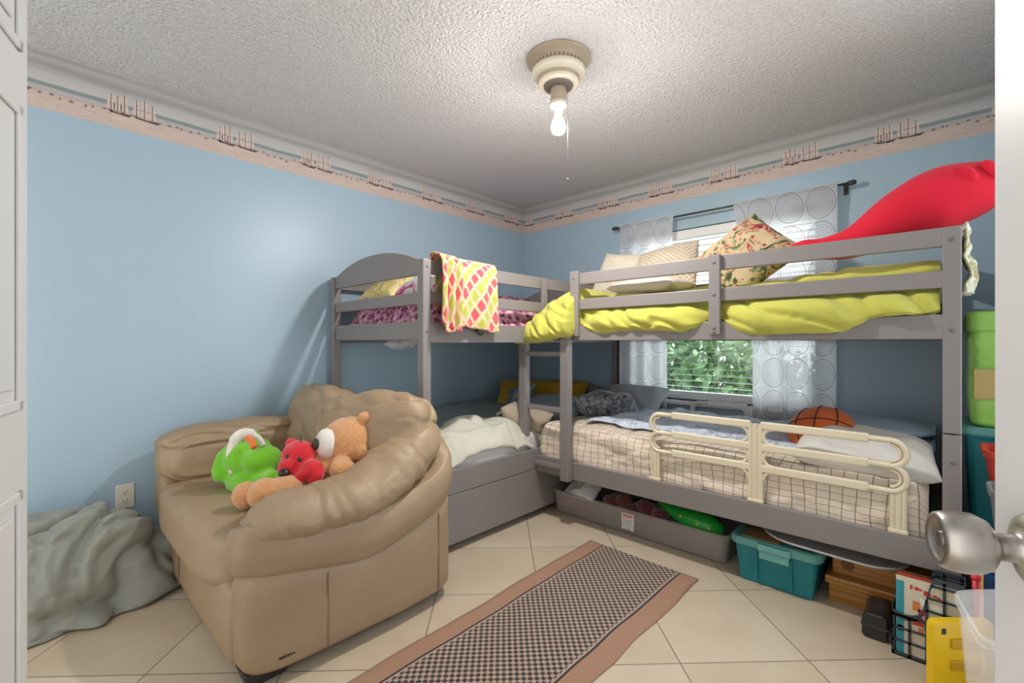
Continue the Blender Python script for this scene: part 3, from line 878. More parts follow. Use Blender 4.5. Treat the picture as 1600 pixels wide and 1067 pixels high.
# yellow comforter spilling through the guard rails
YEL = cloth('yellow_comforter_cotton', (.52, .505, .082), rough=.85, var=.07, wr=1.1, wscale=10, strength=.35)
def lobe(y, a, b):
    if y <= a or y >= b: return 0
    s = (y-a)/(b-a); return min(1, 4*s*(1-s)*1.5)**.6
bm = BM()
NU, NV = 190, 52
def yprof(y):
    l1, l2 = lobe(y, 1.392, 2.146), lobe(y, 2.20, 2.962)
    zt = 1.425+.045*max(0, (y-2.1)/.85)+.012*nz((y*4, 0, 0), 1, 1)
    if y > 1.365:
        b = .042*max(l1, l2)
        zb = 1.236-.062*l1*(1-.3*cos((y-1.75)*5)**2)-(.062*lobe(y, 2.20, 2.75)+.012*l2)+.02*(y > 2.75)*l2*0
        P = [(.10, 1.345), (.30, zt-.03), (.62, zt), (.92, zt-.012), (1.018, zt-.055), (1.030, 1.365), (1.031, 1.325), (1.040+b*.9, 1.300), (1.044+1.6*b, 1.262), (1.048+1.5*b, (zb+1.25)/2), (1.046+1.15*b, zb+.012), (1.040+.85*b, zb), (1.036+.7*b if b > .02 else 1.036, zb+.014)]
    else:
        s = max(0, min(1, (1.365-y)/.435))     # spill over the ladder opening
        top = 1.455-.21*s**1.7
        zb = 1.165-.045*min(1, s*2)
        o = .060*math.sqrt(max(0, 1-(2*s-1)**2*.6))+.022
        back = .10+.86*min(1, s*2.3)
        P = [(back, min(1.345, top-.05)), (back+.22*(1.0-back), top-.03), (back+.5*(1.0-back), top), (.975, top+.004), (1.04, top-.018), (1.085+o*.3, top-.060), (1.10+o*.65, top-.5*(top-zb)+.02), (1.105+o*.95, top-.62*(top-zb)), (1.112+o, top-.78*(top-zb)), (1.116+o*.9, zb+.03), (1.11+o*.6, zb+.004), (1.10+o*.3, zb), (1.095, zb+.02)]
    return P
import functools
@functools.lru_cache(None)
def yrow(i):
    y = .925+(2.957-.925)*i/NU
    return y, cr([(a, 0, b) for a, b in yprof(y)], NV+1)
def yf(u, v):
    y, row = yrow(round(u*NU)); p = row[round(v*NV)]
    q = (y*3.0, p.x*3, p.z*3)
    out = min(1, max(0, (p.x-.85)/.2))
    a = .012*nz(q, 1.5, 31)+.010*ridg((y*7+p.z*6, p.z*3-y*1.5, 0), 1.2, 32)*out+.024*crease((y*6+p.z*9, p.z*4-y*1.5, p.x), 1.1, 35, .13)
    if y < 1.36: a += .014*ridg((y*13+p.z*3.5, p.z*1.2, 0), 1.0, 33)*out+.012*crease((y*14+p.z*4, p.z*2, 0), 1.0, 36, .15)*out
    hid = (1.312 < p.z < 1.392 and p.x > 1.0 and y > 1.36)
    if hid: a = min(a, 0)
    n = Vector((.8*out+.1, 0, 1-.7*out)).normalized()
    return Vector((p.x+n.x*a, y, p.z+n.z*a))
grid(bm, NU, NV, yf, lambda u, v: (u*2.0, v*1.4))
obj('comforter', bm, YEL, smooth=True, label='bright yellow comforter bulging through the guard rails of the window upper bunk', cat='comforter', mods=[SUB1], base=(.6, 2, 1.14))

# cushions up there
pil('pillow', 'small plain cream pillow, farthest left on the window upper bunk', cloth('cream_cotton', (.74, .66, .54), wr=.4), .36, .36, .12, T(.44, 1.285, 1.605) @ Rot(68, 'Y') @ Rot(-10, 'Z'), 21)
def quilt():
    t = NT('cream_quilted_lattice'); u, v = t.uv()
    s = .032
    a = t.math('ABSOLUTE', t.math('SUBTRACT', t.math('FRACT', t.math('DIVIDE', t.math('ADD', u, v), s)), .5))
    b = t.math('ABSOLUTE', t.math('SUBTRACT', t.math('FRACT', t.math('ADD', t.math('DIVIDE', t.math('SUBTRACT', u, v), s), 50.0)), .5))
    m = t.math('MAXIMUM', a, b)
    c = t.mix(t.math('GREATER_THAN', m, .43), (.66, .57, .44), (.34, .26, .18))
    t.bsdf(c, .9, t.bump(t.math('SUBTRACT', 1.0, t.math('MULTIPLY', m, m)), .8, .01)); return t.m
pil('pillow', 'cream quilted lattice cushion between the plain and floral pillows', quilt(), .40, .40, .14, T(.56, 1.69, 1.58) @ Rot(58, 'Y') @ Rot(8, 'Z'), 22, corner=-.02, p=2.0)
pil('pillow', 'cream knitted pillow lying flat behind the upper guard slat', cloth('cream_knit', (.62, .55, .46), weave=120, strength=.6), .34, .42, .10, T(.82, 1.72, 1.455) @ Rot(4, 'Y'), 24)
def fl2():
    t = NT('tan_rose_print')
    n = t.noise(11, 4, dist=2.2, rough=.6); n2 = t.noise(7, 3, dist=1)
    c = t.ramp(n, [(.38, (.05, .06, .03)), (.45, (.17, .21, .10)), (.475, (.50, .38, .22)), (.54, (.56, .43, .26)), (.56, (.50, .22, .12)), (.59, (.48, .04, .05)), (.66, (.18, .02, .03))])
    plain_ = t.mix(t.math('GREATER_THAN', n2, .46), (.55, .42, .25), c)
    t.bsdf(plain_, .9, t.bump(t.noise(300, 2), .3, .003)); return t.m
pil('pillow', 'tan pillow with red and green rose print standing on its corner on the upper bunk', fl2(), .42, .42, .15, T(.70, 2.20, 1.590) @ Rot(62, 'Y') @ Rot(44, 'Z'), 23)

# big red plush
RED = cloth('red_plush_velour', (.62, .004, .028), rough=.9, weave=300, strength=.15, var=.1, sheen=.08)
bm = BM()
pc = [(.80, 2.40, 1.530), (.80, 2.47, 1.565), (.80, 2.56, 1.560), (.80, 2.66, 1.570), (.79, 2.76, 1.612), (.78, 2.86, 1.665), (.77, 2.96, 1.710), (.76, 3.06, 1.735), (.755, 3.14, 1.755), (.75, 3.18, 1.765)]
pr = [.012, .042, .052, .066, .100, .125, .130, .108, .062, .015]
P2 = cr(pc, 46); R2 = [p.x for p in cr([(r, 0, 0) for r in pr], 46)]
tube(bm, P2, [(max(.006, r), max(.006, r*1.12)) for r in R2], 28)
wrinkle(bm, .006, 8, 3)
ro = obj('plush_cushion', bm, RED, smooth=True, label='big red plush bolster with a fat end on the window upper bunk', cat='plush toy', mods=[SUB1])
bm = BM()
for c in ((.875, 3.035, 1.765), (.855, 3.095, 1.775)):
    ell(bm, c, (.030, .022, .042), Rot(30, 'X'), 16, 10)
obj('stubby_fin', bm, RED, ro, True)
# ruffled floral cloth hanging over bunk end
bm = BM()
def ruf(u, v):
    x = .86+.18*u; z = 1.555-.25*v
    y = 3.018+.010*sin(u*22+v*3)*(.3+v)+.012*nz((u*4, v*6, 0), 1.3, 3)+.016*math.exp(-((v-.72)/.16)**2)*1.2
    return (x, y+.01, z)
grid(bm, 40, 30, ruf, lambda u, v: (u*.24, v*.26))
def ruffm():
    t = NT('sage_ruffle_print'); t.bsdf(t.ramp(t.noise(22, 4, dist=2), [(.4, (.30, .25, .12)), (.5, (.42, .45, .32)), (.6, (.55, .57, .48))]), .9); return t.m
obj('ruffled_cloth', bm, ruffm(), smooth=True, label='sage and beige ruffled cloth hanging over the bunk end beside the corner post', cat='cloth', mods=[('SOLIDIFY', dict(thickness=.006))])

# checked blanket on the rail
def diam():
    t = NT('pink_green_diamond_print'); u, v = t.uv()
    s = .047
    wob = t.math('MULTIPLY', t.math('SUBTRACT', t.noise(30, 2), .5), .010)
    a0 = t.math('ADD', t.math('DIVIDE', t.math('ADD', t.math('ADD', u, v), wob), s*1.4142), 60.0)
    b0 = t.math('ADD', t.math('DIVIDE', t.math('ADD', t.math('SUBTRACT', u, v), wob), s*1.4142), 60.0)
    fa, fb = t.math('FRACT', a0), t.math('FRACT', b0)
    ia, ib = t.math('FLOOR', a0), t.math('FLOOR', b0)
    da = t.math('ABSOLUTE', t.math('SUBTRACT', fa, .5)); db = t.math('ABSOLUTE', t.math('SUBTRACT', fb, .5))
    inside = t.math('LESS_THAN', t.math('MAXIMUM', da, db), .36)
    par = t.math('FLOORED_MODULO', t.math('ADD', ia, ib), 2.0)
    col = t.mix(t.math('FLOORED_MODULO', ia, 2.0), (.60, .075, .10), (.38, .40, .06))
    edge = t.mix(t.math('LESS_THAN', t.noise(40, 2), .5), (.66, .50, .28), (.64, .41, .31))
    c = t.mix(inside, edge, col)
    t.bsdf(c, .95, t.bump(t.noise(200, 2), .4, .004), Sheen_Weight=.3); return t.m
bm = BM()
path = cr([(0, 1.000, 1.30), (0, 1.008, 1.45), (0, 1.018, 1.545), (0, 1.036, 1.572), (0, 1.066, 1.573), (0, 1.084, 1.545), (0, 1.088, 1.45), (0, 1.090, 1.32), (0, 1.094, 1.195)], 41)
def tow(u, v):
    p = path[round(v*40)]
    k = max(0, (v-.45)/.55)
    x = 1.845-.375*u+.02*(1-u)*k
    y = p.y+k*(.016+.014*sin(u*9+1)+.010*sin(u*21))*(1 if k else 0)
    z = p.z-.0*u+.012*sin(u*5)*k+(.0 if u > .25 else -.02*k)
    z += .006*nz((u*5, v*4, 0), 1, 2)
    return (x, y, z)
def tuv(u, v): return (u*.36, v*.69)
grid(bm, 40, 40, tow, tuv)
path2 = cr([(0, 1.020, 1.50), (0, 1.034, 1.586), (0, 1.074, 1.586), (0, 1.108, 1.545), (0, 1.116, 1.40), (0, 1.116, 1.215)], 41)
def tow2(u, v):       # folded strips gathered at the left edge
    p = path2[round(v*40)]; k = v
    x = 1.892-.150*u*(1-.15*k)+.006*sin(v*7)
    y = p.y+k*(.012+.017*sin(u*16)); z = p.z+.03*u*k*-1+.02*nz((u*3, v*3, 1), 1, 6)*k
    return (x, y, z)
grid(bm, 26, 40, tow2, lambda u, v: (u*.3+.2, v*.5))
obj('blanket', bm, diam(), smooth=True, label='pink and green diamond checked blanket draped over the left bunk guard rail', cat='blanket', mods=[('SOLIDIFY', dict(thickness=.010, offset=0)), SUB1])

# ------------------------------------------------------------------ curtains
def curtain_mat():
    t = NT('sheer_ring_curtain'); u, v = t.uv()
    s = .205
    def loc(q): return t.math('MULTIPLY', t.math('SUBTRACT', t.math('FRACT', t.math('ADD', t.math('DIVIDE', q, s), 20.0)), .5), s)
    a, b = loc(u), loc(v)
    r = t.math('SQRT', t.math('ADD', t.math('MULTIPLY', a, a), t.math('MULTIPLY', b, b)))
    ang = t.math('ARCTAN2', b, a)
    cell = t.math('FLOOR', t.math('ADD', t.math('DIVIDE', u, s), 20.0)); cell2 = t.math('FLOOR', t.math('ADD', t.math('DIVIDE', v, s), 20.0))
    par = t.math('FLOORED_MODULO', t.math('ADD', cell, cell2), 2.0)
    tot = None
    for rad, w, nd in ((.092, .0042, 46), (.074, .0026, 40), (.058, .0024, 34), (.043, .0022, 26), (.028, .002, 18), (.014, .002, 10)):
        ring = t.math('LESS_THAN', t.math('ABSOLUTE', t.math('SUBTRACT', r, rad)), w)
        dots = t.math('GREATER_THAN', t.math('SINE', t.math('MULTIPLY', ang, float(nd))), -.1)
        q = t.math('MULTIPLY', ring, dots)
        if rad < .09: q = t.math('MULTIPLY', q, .8)
        tot = q if tot is None else t.math('MAXIMUM', tot, q)
    ink = t.mix(par, (.20, .20, .24), (.42, .22, .18))
    c = t.mix(t.math('MULTIPLY', tot, .85), (.84, .84, .87), ink)
    d = t.n('ShaderNodeBsdfDiffuse', {'Color': c}); tl = t.n('ShaderNodeBsdfTranslucent', {'Color': c}); tp = t.n('ShaderNodeBsdfTransparent', {'Color': (1, 1, 1, 1)})
    m1 = t.n('ShaderNodeMixShader', {0: .62}); t.t.links.new(d.outputs[0], m1.inputs[1]); t.t.links.new(tl.outputs[0], m1.inputs[2])
    m2 = t.n('ShaderNodeMixShader', {0: t.math('MULTIPLY', t.math('SUBTRACT', 1.0, tot), .07)}); t.t.links.new(m1.outputs[0], m2.inputs[1]); t.t.links.new(tp.outputs[0], m2.inputs[2])
    t.t.links.new(m2.outputs[0], t.out.inputs[0])
    return t.m
CUR = curtain_mat()
def curtain(name, label, y0t, y1t, y0b, y1b, wd, nf, seed, zb):
    bm = BM()
    def fn(u, v):
        z = 2.062+(zb-2.062)*v
        a, b = y0t+(y0b-y0t)*min(1, v*1.6), y1t+(y1b-y1t)*min(1, v*1.6)
        y = a+(b-a)*u
        k = .25+.75*min(1, v*2)
        x = .082+.020*k*sin(u*2*PI*nf+.6*nz((v*2, seed, 0), 1, seed))+.010*nz((u*3, v*3, 0), 1, seed)
        if v < .075: x = .0915+.003*sin(u*2*PI*nf*2)
        return (x, y, z)
    grid(bm, 90, 70, fn, lambda u, v: (u*wd+seed*.03, v*(2.062-zb)))
    obj(name, bm, CUR, smooth=True, label=label, cat='curtain', group='ring print curtains', base=(.08, (y0t+y1t)/2, zb))
curtain('curtain', 'narrow gathered white ring print curtain on the window, left of the blind', 1.095, 1.535, 1.085, 1.49, .58, 3.2, 1, .575)
curtain('curtain', 'wide white ring print curtain on the window, right of the blind', 1.945, 2.52, 2.065, 2.512, .70, 2.6, 4, .575)
rod = thing('curtain_rod', 'thin black curtain rod across the top of the window', 'curtain rod', (.08, 1.82, 2.04))
IRON = plain('black_iron', (.03, .03, .028), .4)
bm = BM(); tube(bm, [(.08, 1.055, 2.045), (.08, 2.575, 2.045)], .007, 12); obj('rod', bm, IRON, rod, True)
for y in (1.045, 2.585):
    bm = BM(); lathe(bm, [(0, -.02), (.010, -.02), (.014, -.008), (.015, .010), (.010, .022), (0, .024)], axisM((.08, y, 2.045), (0, 1 if y > 2 else -1, 0)), 18); obj('finial', bm, IRON, rod, True)
for y in (1.075, 2.55):
    bm = BM(); tube(bm, [(0, y, 2.03), (.05, y, 2.03), (.08, y, 2.037)], .005, 8); box(bm, 0, .004, y-.012, y+.012, 2.0, 2.06, .001); obj('bracket', bm, IRON, rod)
# ------------------------------------------------------------------ armchair
def leather():
    t = NT('tan_leather')
    n = t.noise(5, 4)
    c = t.mix(n, (.285, .195, .110), (.365, .262, .158))
    g = t.math('ADD', t.math('MULTIPLY', t.voro(260, 'F1'), .35), t.math('MULTIPLY', t.noise(9, 4, dist=2), .8))
    t.bsdf(c, .50, t.bump(g, .32, .007), Coat_Weight=.06, Coat_Roughness=.35)
    return t.m
LEA = leather()
sf = thing('armchair', 'wide tan leather armchair with slouchy cushions and wrinkled arms', 'armchair', (2.45, .74, 0))
outer = [(2.852, 1.215), (2.855, 1.28), (2.842, 1.335), (2.79, 1.372), (2.70, 1.388), (2.45, 1.395), (2.22, 1.392), (2.07, 1.372), (2.005, 1.30), (1.985, 1.15), (1.985, .75), (1.99, .40), (2.02, .22), (2.10, .13), (2.22, .10), (2.5, .095), (2.74, .095), (2.83, .105), (2.868, .15), (2.872, .24)]
tops = [.50, .52, .535, .535, .525, .485, .535, .60, .66, .71, .72, .70, .66, .60, .55, .54, .54, .53, .51, .50]
NP = 120
oc = cr([(a, b, c) for (a, b), c in zip(outer, tops)], NP+1)
ctr = Vector((2.50, .74, 0))
bm = BM()
nrm = []
for i in range(NP+1):
    d = oc[min(i+1, NP)]-oc[max(i-1, 0)]; d.z = 0
    nrm.append(Vector((d.y, -d.x, 0)).normalized() if d.length else Vector((1, 0, 0)))
sgn = 1 if nrm[20].dot(oc[20]-ctr) > 0 else -1
def body(u, v):
    i = round(u*NP); p = oc[i]; n = nrm[i]*sgn; t = p.z
    zc = t-.17                                     # seam under the arm padding
    rows = [(0.045, -.030), (.050, -.012), (.070, 0), (.5*(zc+.07), .004), (zc-.012, .0), (zc, -.008), (zc+.012, .004), (zc+.07, .020), (t-.030, .016), (t-.006, .004), (t+.002, -.03), (t+.004, -.075), (t-.02, -.12), (t-.20, -.14), (.14, -.145)]
    k = v*(len(rows)-1); a = int(min(k, len(rows)-2)); f = k-a
    z = rows[a][0]*(1-f)+rows[a+1][0]*f; o = rows[a][1]*(1-f)+rows[a+1][1]*f
    w = .004*nz((p.x*4, p.y*4, z*4), 1.5, 3)+.005*crease((p.x*5+z*5, p.y*5-z*3, z*2), 1, 4, .08)*min(1, max(0, v-.2)*3)
    return Vector((p.x+n.x*(o+w), p.y+n.y*(o+w), z))
grid(bm, NP, 42, body)
obj('frame', bm, LEA, sf, True)
bm = BM(); box(bm, 2.10, 2.868, .16, 1.25, .048, .30, .03, 4); wrinkle(bm, .004, 6, 2); obj('front_panel', bm, LEA, sf, True, mods=[('BEVEL', dict(width=.004, segments=2))])
bm = BM()
tube(bm, [(2.8705, .52, .06), (2.8715, .52, .27)], .0025, 6)
SEAM = plain('brown_seam_thread', (.20, .13, .07), .7)  # seam thread in a darker brown than the leather
obj('stitched_seam', bm, SEAM, sf)
for k in (2.60, 2.12):
    bm = BM()
    i = min(range(NP), key=lambda j: abs(oc[j].x-k)+10*(oc[j].y < 1))
    p = oc[i]; n = nrm[i]*sgn
    tube(bm, [(p.x+n.x*.003, p.y+n.y*.003, z) for z in (.06, .15, .25, p.z-.185)], .0022, 6)
    obj('stitched_seam', bm, SEAM, sf)
bm = BM(); box(bm, 2.40, 2.892, .080, .27, .28, .550, .03, 4); obj('arm_front', bm, LEA, sf, True)
def soft(name, c, r, rot, pw, amp, sc, seed, ridge=.6, stretch=(1, 1, 1), n=(110, 72), cz=(1, 1, 1), ca=.02, cs=4.0, cw=.11):
    bm = BM(); ell(bm, (0, 0, 0), r, None, n[0], n[1], pw)
    M = T(*c) @ rot
    for v in bm.verts: v.co = M @ v.co
    wrinkle(bm, amp*.6, sc, seed, ridge, stretch)
    bm.normal_update()
    mv = []
    for v in bm.verts:
        q = Vector((v.co.x*cz[0], v.co.y*cz[1], v.co.z*cz[2]))
        q += Vector((nz(q, 2, 41), nz(q, 2, 42), 0))*.12
        mv.append((v, v.normal*(ca*crease(q, cs, seed, cw)+ca*.6*crease(q, cs*1.9, seed+5, cw*1.2))))
    for v, d in mv: v.co += d
    return obj(name, bm, LEA, sf, True, mods=[SUB1])
I4 = Matrix()
soft('seat_cushion', (2.575, .665, .345), (.345, .545, .118), Rot(-2, 'Y'), .42, .012, 4.5, 11, .5, ca=.005, cs=2.5)
soft('arm_pad', (2.53, .215, .570), (.378, .130, .145), Rot(0, 'Y'), .55, .018, 8, 12, .75, (.5, 1, 1.8), cz=(.7, 1.5, 2.2), ca=.013, cs=3.6, cw=.09)
soft('back_cushion', (2.215, .475, .690), (.130, .335, .205), Rot(-14, 'Y') @ Rot(-6, 'Z'), .62, .018, 6, 13, .7, (1, 1, 1), cz=(1, 1.0, 2.4), ca=.011, cs=2.6, cw=.09)
soft('back_cushion', (2.205, 1.00, .690), (.135, .335, .205), Rot(8, 'X') @ Rot(-14, 'Y') @ Rot(16, 'Z'), .62, .018, 6, 14, .7, (1, 1, 1), cz=(1, 1.2, 2.0), ca=.012, cs=3.2, cw=.08)
# padded roll that runs from the right arm into the back
pth = cr([(2.825, 1.285, .490), (2.74, 1.290, .515), (2.60, 1.292, .518), (2.42, 1.290, .535), (2.25, 1.250, .600), (2.13, 1.20, .670), (2.105, 1.08, .725), (2.10, .96, .74)], 90)
rad = cr([(.035, .075, 0), (.078, .118, 0), (.082, .132, 0), (.085, .135, 0), (.100, .140, 0), (.115, .135, 0), (.09, .09, 0), (.05, .05, 0)], 90)
bm = BM(); tube(bm, pth, [(p.x, p.y) for p in rad], 40)
bm.normal_update()
mv = []
for v in bm.verts:
    j = min(range(90), key=lambda k: (pth[k]-v.co).length_squared); s = j/89
    wq = Vector((s*9+v.co.y*1.5, v.co.z*1.4+v.co.y, s*2)); wq.x += .9*nz(v.co*6, 1, 24)
    a = (.013*crease(wq, 1.0, 21, .10)+.010*crease(wq, 2.3, 23, .12)+.006*crease(wq, 4.3, 25, .14))*(.35+.65*min(1, s*2.2))+.008*nz(v.co*9, 1, 22)+.010
    mv.append((v, v.normal*a))
for v, d in mv: v.co += d
obj('arm_pad', bm, LEA, sf, True, mods=[SUB1])
FOOT = plain('black_wooden_foot', (.022, .018, .016), .45)
for x, y in ((2.775, 1.285), (2.09, 1.255), (2.79, .20), (2.10, .22)):
    bm = BM()
    box(bm, x-.075, x+.075, y-.055, y+.055, 0, .052, .008)
    for v in bm.verts:
        k = 1-.22*(1-v.co.z/.052); v.co.x = x+(v.co.x-x)*k; v.co.y = y+(v.co.y-y)*k
    obj('foot', bm, FOOT, sf)
bm = BM()
for k in range(6): box(bm, 2.712+k*.0085, 2.718+k*.0085, 1.384, 1.3878, .088+(k % 2)*.001, .0955, 0)
obj('maker_mark', bm, FOOT, sf)

# ------------------------------------------------------------------ plush toys on the armchair
def plush_mat(name, col, var=.15, sc=120, st=.9):
    t = NT(name); n = t.noise(sc, 4, dist=1.2)
    c = t.mix(n, tuple(x*(1-var) for x in col), tuple(min(1, x*(1+var)) for x in col))
    t.bsdf(c, .95, t.bump(n, st, .008), Sheen_Weight=.4); return t.m
TED = plush_mat('tan_teddy_fur', (.58, .285, .115), .28, 70)
td = thing('teddy_bear', 'tan teddy bear with white muzzle lying back in the right of the armchair', 'teddy bear', (2.45, 1.0, .46))
bm = BM()
ell(bm, (2.335, 1.025, .675), (.122, .122, .118), None, 28, 20)
ell(bm, (2.445, .985, .55), (.13, .12, .12), None, 24, 18)
ell(bm, (2.54, 1.01, .525), (.11, .10, .09), None, 24, 18)
tube(bm, [(2.55, 1.03, .525), (2.64, 1.09, .545), (2.715, 1.145, .57)], [.065, .058, .05], 16); ell(bm, (2.728, 1.15, .572), (.060, .058, .056), None, 20, 14)
tube(bm, [(2.38, 1.02, .60), (2.41, 1.09, .60), (2.425, 1.145, .600)], [.05, .048, .045], 16); ell(bm, (2.432, 1.155, .602), (.056, .050, .042), None, 20, 14)
tube(bm, [(2.56, .96, .52), (2.64, .93, .50), (2.72, .95, .515)], [.06, .055, .05], 16); ell(bm, (2.73, .95, .52), (.05, .055, .055), None, 20, 14)
for c, r in (((2.285, 1.085, .790), (.040, .034, .030)), ((2.335, 1.135, .650), (.032, .030, .036))):
    ell(bm, c, r, None, 18, 12)
wrinkle(bm, .006, 30, 4)
obj('body', bm, TED, td, True, mods=[remesh(.0075), smoothm(3), ('DISPLACE', dict(strength=.008, mid_level=.5, texture=None))][:2])
WPL = plush_mat('white_plush', (.72, .68, .62), .08, 90, .5)
def at(px, py, d): return W(d, (px-800)/711*d, 1.127+(535-py)/711*d)
mdir = (-RT*.80-FW*.58).normalized()
mc = at(510, 694, 1.955)
bm = BM(); ell(bm, (0, 0, 0), (.068, .056, .046), None, 28, 20)
MM = axisM(mc, mdir)
up_t = MM
for v in bm.verts: v.co = MM @ Vector((v.co.y, v.co.x, v.co.z))
mz = obj('muzzle', bm, WPL, td, True)
bm = BM(); ell(bm, (0, 0, 0), (.017, .024, .010), None, 20, 14)
nd = (-FW*.93-RT*.34+Vector((0, 0, .10))).normalized()
MN = axisM(mc-RT*.012+nd*.047+Vector((0, 0, .006)), nd)
for v in bm.verts: v.co = MN @ v.co
obj('nose', bm, plain('dark_brown_nose', (.03, .02, .015), .4), mz, True)

GRN = plush_mat('green_plush_velour', (.16, .50, .012), .15, 150, .4)
gp = thing('plush_toy', 'plain bright green plush toy with a cream collar on the armchair seat', 'plush toy', (2.63, .63, .46))
bm = BM()
ell(bm, at(388, 712, 2.10), (.105, .100, .085), Rot(15, 'Y'), 28, 20)
ell(bm, at(410, 718, 2.06), (.085, .07, .065), None, 24, 18)
ell(bm, at(392, 752, 2.06), (.085, .085, .060), None, 24, 18)
ell(bm, at(375, 752, 2.08), (.06, .07, .055), None, 24, 18)
tube(bm, [at(372, 700, 2.12), at(352, 715, 2.12), at(345, 738, 2.10)], [.045, .04, .042], 16); ell(bm, at(347, 740, 2.09), (.042, .045, .04), None, 18, 12)
tube(bm, [at(405, 755, 2.04), at(425, 752, 2.0), at(432, 748, 1.98)], [.055, .05, .04], 16)
ell(bm, at(397, 678, 2.14), (.024, .022, .022), None, 16, 12)
obj('body', bm, GRN, gp, True, mods=[remesh(.008), smoothm(8)])
bm = BM()
cl_pts = cr([at(366, 738, 2.03), at(361, 712, 2.03), at(366, 690, 2.05), at(382, 677, 2.07), at(402, 682, 2.06), at(412, 696, 2.04)], 30)
tube(bm, cl_pts, [(.020, .014)]*12+[(.026, .016)]*10+[(.012, .010)]*8, 12)
obj('collar', bm, WPL, gp, True)
bm = BM(); tube(bm, cr([at(386, 684, 2.02), at(394, 690, 2.00), at(397, 700, 1.985)], 10), [(.016, .013)]*10, 12)
obj('ribbon_knot', bm, plush_mat('orange_felt', (.70, .16, .02), .1, 150, .3), gp, True)

rp_ = thing('plush_toy', 'small red plush toy with round ears and black nose on the teddy bear', 'plush toy', (2.52, .96, .60))
RPL = plush_mat('red_plush_short', (.56, .008, .018), .12, 180, .3)
bm = BM()
ell(bm, at(467, 714, 1.91), (.070, .070, .070), None, 28, 20)
ell(bm, at(455, 730, 1.86), (.052, .048, .048), None, 24, 18)
ell(bm, at(488, 738, 1.86), (.045, .05, .055), None, 24, 18)
ell(bm, at(455, 693, 1.92), (.024, .024, .026), None, 16, 12); ell(bm, at(487, 700, 1.92), (.022, .020, .022), None, 16, 12)
tube(bm, [at(484, 725, 1.86), at(476, 742, 1.83), at(462, 752, 1.82)], [.026, .026, .022], 14)
tube(bm, [at(495, 728, 1.86), at(496, 745, 1.83), at(490, 757, 1.82)], [.028, .026, .022], 14)
obj('body', bm, RPL, rp_, True, mods=[remesh(.006), smoothm(6)])
BLK = plain('black_button', (.012, .010, .010), .35)
bm = BM(); ell(bm, at(444, 739, 1.805), (.022, .020, .018), None, 18, 12); obj('nose', bm, BLK, rp_, True)
for q in ((449, 714, 1.845), (468, 718, 1.832)):
    bm = BM(); ell(bm, at(*q), (.009, .009, .010), None, 14, 10); obj('button_eye', bm, BLK, rp_, True)
bm = BM(); tube(bm, [at(470, 694, 1.90), at(470, 686, 1.90), at(471, 679, 1.91)], .003, 6); obj('hanging_loop', bm, BLK, rp_)

# ------------------------------------------------------------------ sheeted bundle in the corner by the door
bm = BM(); ell(bm, (0, 0, 0), (.40, .225, .40), None, 120, 90)
bm.normal_update()
for v in bm.verts:
    p = v.co.copy()
    q = p*3.2
    sw = Vector((nz(q, .8, 1), nz(q, .8, 2), nz(q, .8, 3)))*.9
    w = q+sw
    a = .030*ridg((w.x*.9+w.z*1.5, w.y*1.6, w.z*.7-w.x*.8), 1.0, 4)+.034*nz(q, .7, 8)+.012*ridg(w*2.2, 1.0, 9)+.050*crease((w.x*.7+w.z*1.3, w.y*1.2, w.z*.8-w.x*.6), 1.1, 5, .10)+.028*crease(w*1.2, 1.4, 6, .09)+.016*crease((w.x*1.5+w.z*2.2, w.y*2, w.z-w.x), 1.9, 7, .10)+.02
    v.co = p+v.normal*a
    # slumped: flat base, hollow on the top left
    x, y, z = v.co
    if z > .0: v.co.z = z*(1-.10*math.exp(-((x-.02)/.16)**2-((y-.02)/.2)**2))
for v in bm.verts:
    z = v.co.z
    if z < -.04: v.co.z = -.04+(z+.04)*.03
    k = 1+.10*max(0, min(1, (.10-z)/.14)); v.co.x *= k; v.co.y *= k
    v.co.z = (v.co.z+.051)*.93
    v.co.x += 3.255; v.co.y += .245
    if v.co.y < .008: v.co.y = .008+.02*(v.co.y-.008)*0
GSH = cloth('grey_green_sheet', (.255, .265, .23), rough=.6, var=.12, wr=1.0, wscale=7, strength=.35)
obj('sheet_bundle', bm, GSH, smooth=True, label='big bundle wrapped in a grey green sheet on the floor below the outlet', cat='bundle', mods=[SUB1], base=(3.25, .25, 0))

# ------------------------------------------------------------------ storage below and beside the bunks
def rr(x0, x1, y0, y1, r, n=6):
    out = []
    for cx, cy, a0 in ((x1-r, y1-r, 0), (x0+r, y1-r, PI/2), (x0+r, y0+r, PI), (x1-r, y0+r, 1.5*PI)):
        for k in range(n+1):
            a = a0+PI/2*k/n; out.append((cx+r*cos(a), cy+r*sin(a)))
    return out
def loft(bm, rings, cap0=True, cap1=True, mi=0):
    V = [[bm.verts.new(p) for p in r] for r in rings]; n = len(V[0]); fs = []
    for A, B in zip(V, V[1:]):
        for k in range(n): fs.append(bm.faces.new((A[k], A[(k+1) % n], B[(k+1) % n], B[k])))
    if cap0: fs.append(bm.faces.new(V[0][::-1]))
    if cap1: fs.append(bm.faces.new(V[-1]))
    for f in fs: f.material_index = mi
    bmesh.ops.recalc_face_normals(bm, faces=fs)
def tub(bm, x0, x1, y0, y1, z0, z1, taper=.02, r=.03, rim=.012, th=.004, M=None):
    def ring(e, z, rr_=None): return [(M @ Vector((a, b, z)) if M else Vector((a, b, z))) for a, b in rr(x0-e, x1+e, y0-e, y1+e, max(.004, (rr_ or r)+e))]
    loft(bm, [ring(-taper-.006, z0), ring(-taper, z0+.006), ring(-.001, z1-.022), ring(rim, z1-.020), ring(rim+.001, z1-.004), ring(rim-.003, z1), ring(-th+.001, z1), ring(-th-.001, z1-.02), ring(-taper-th, z0+.012), ring(-taper-th-.006, z0+.008)])
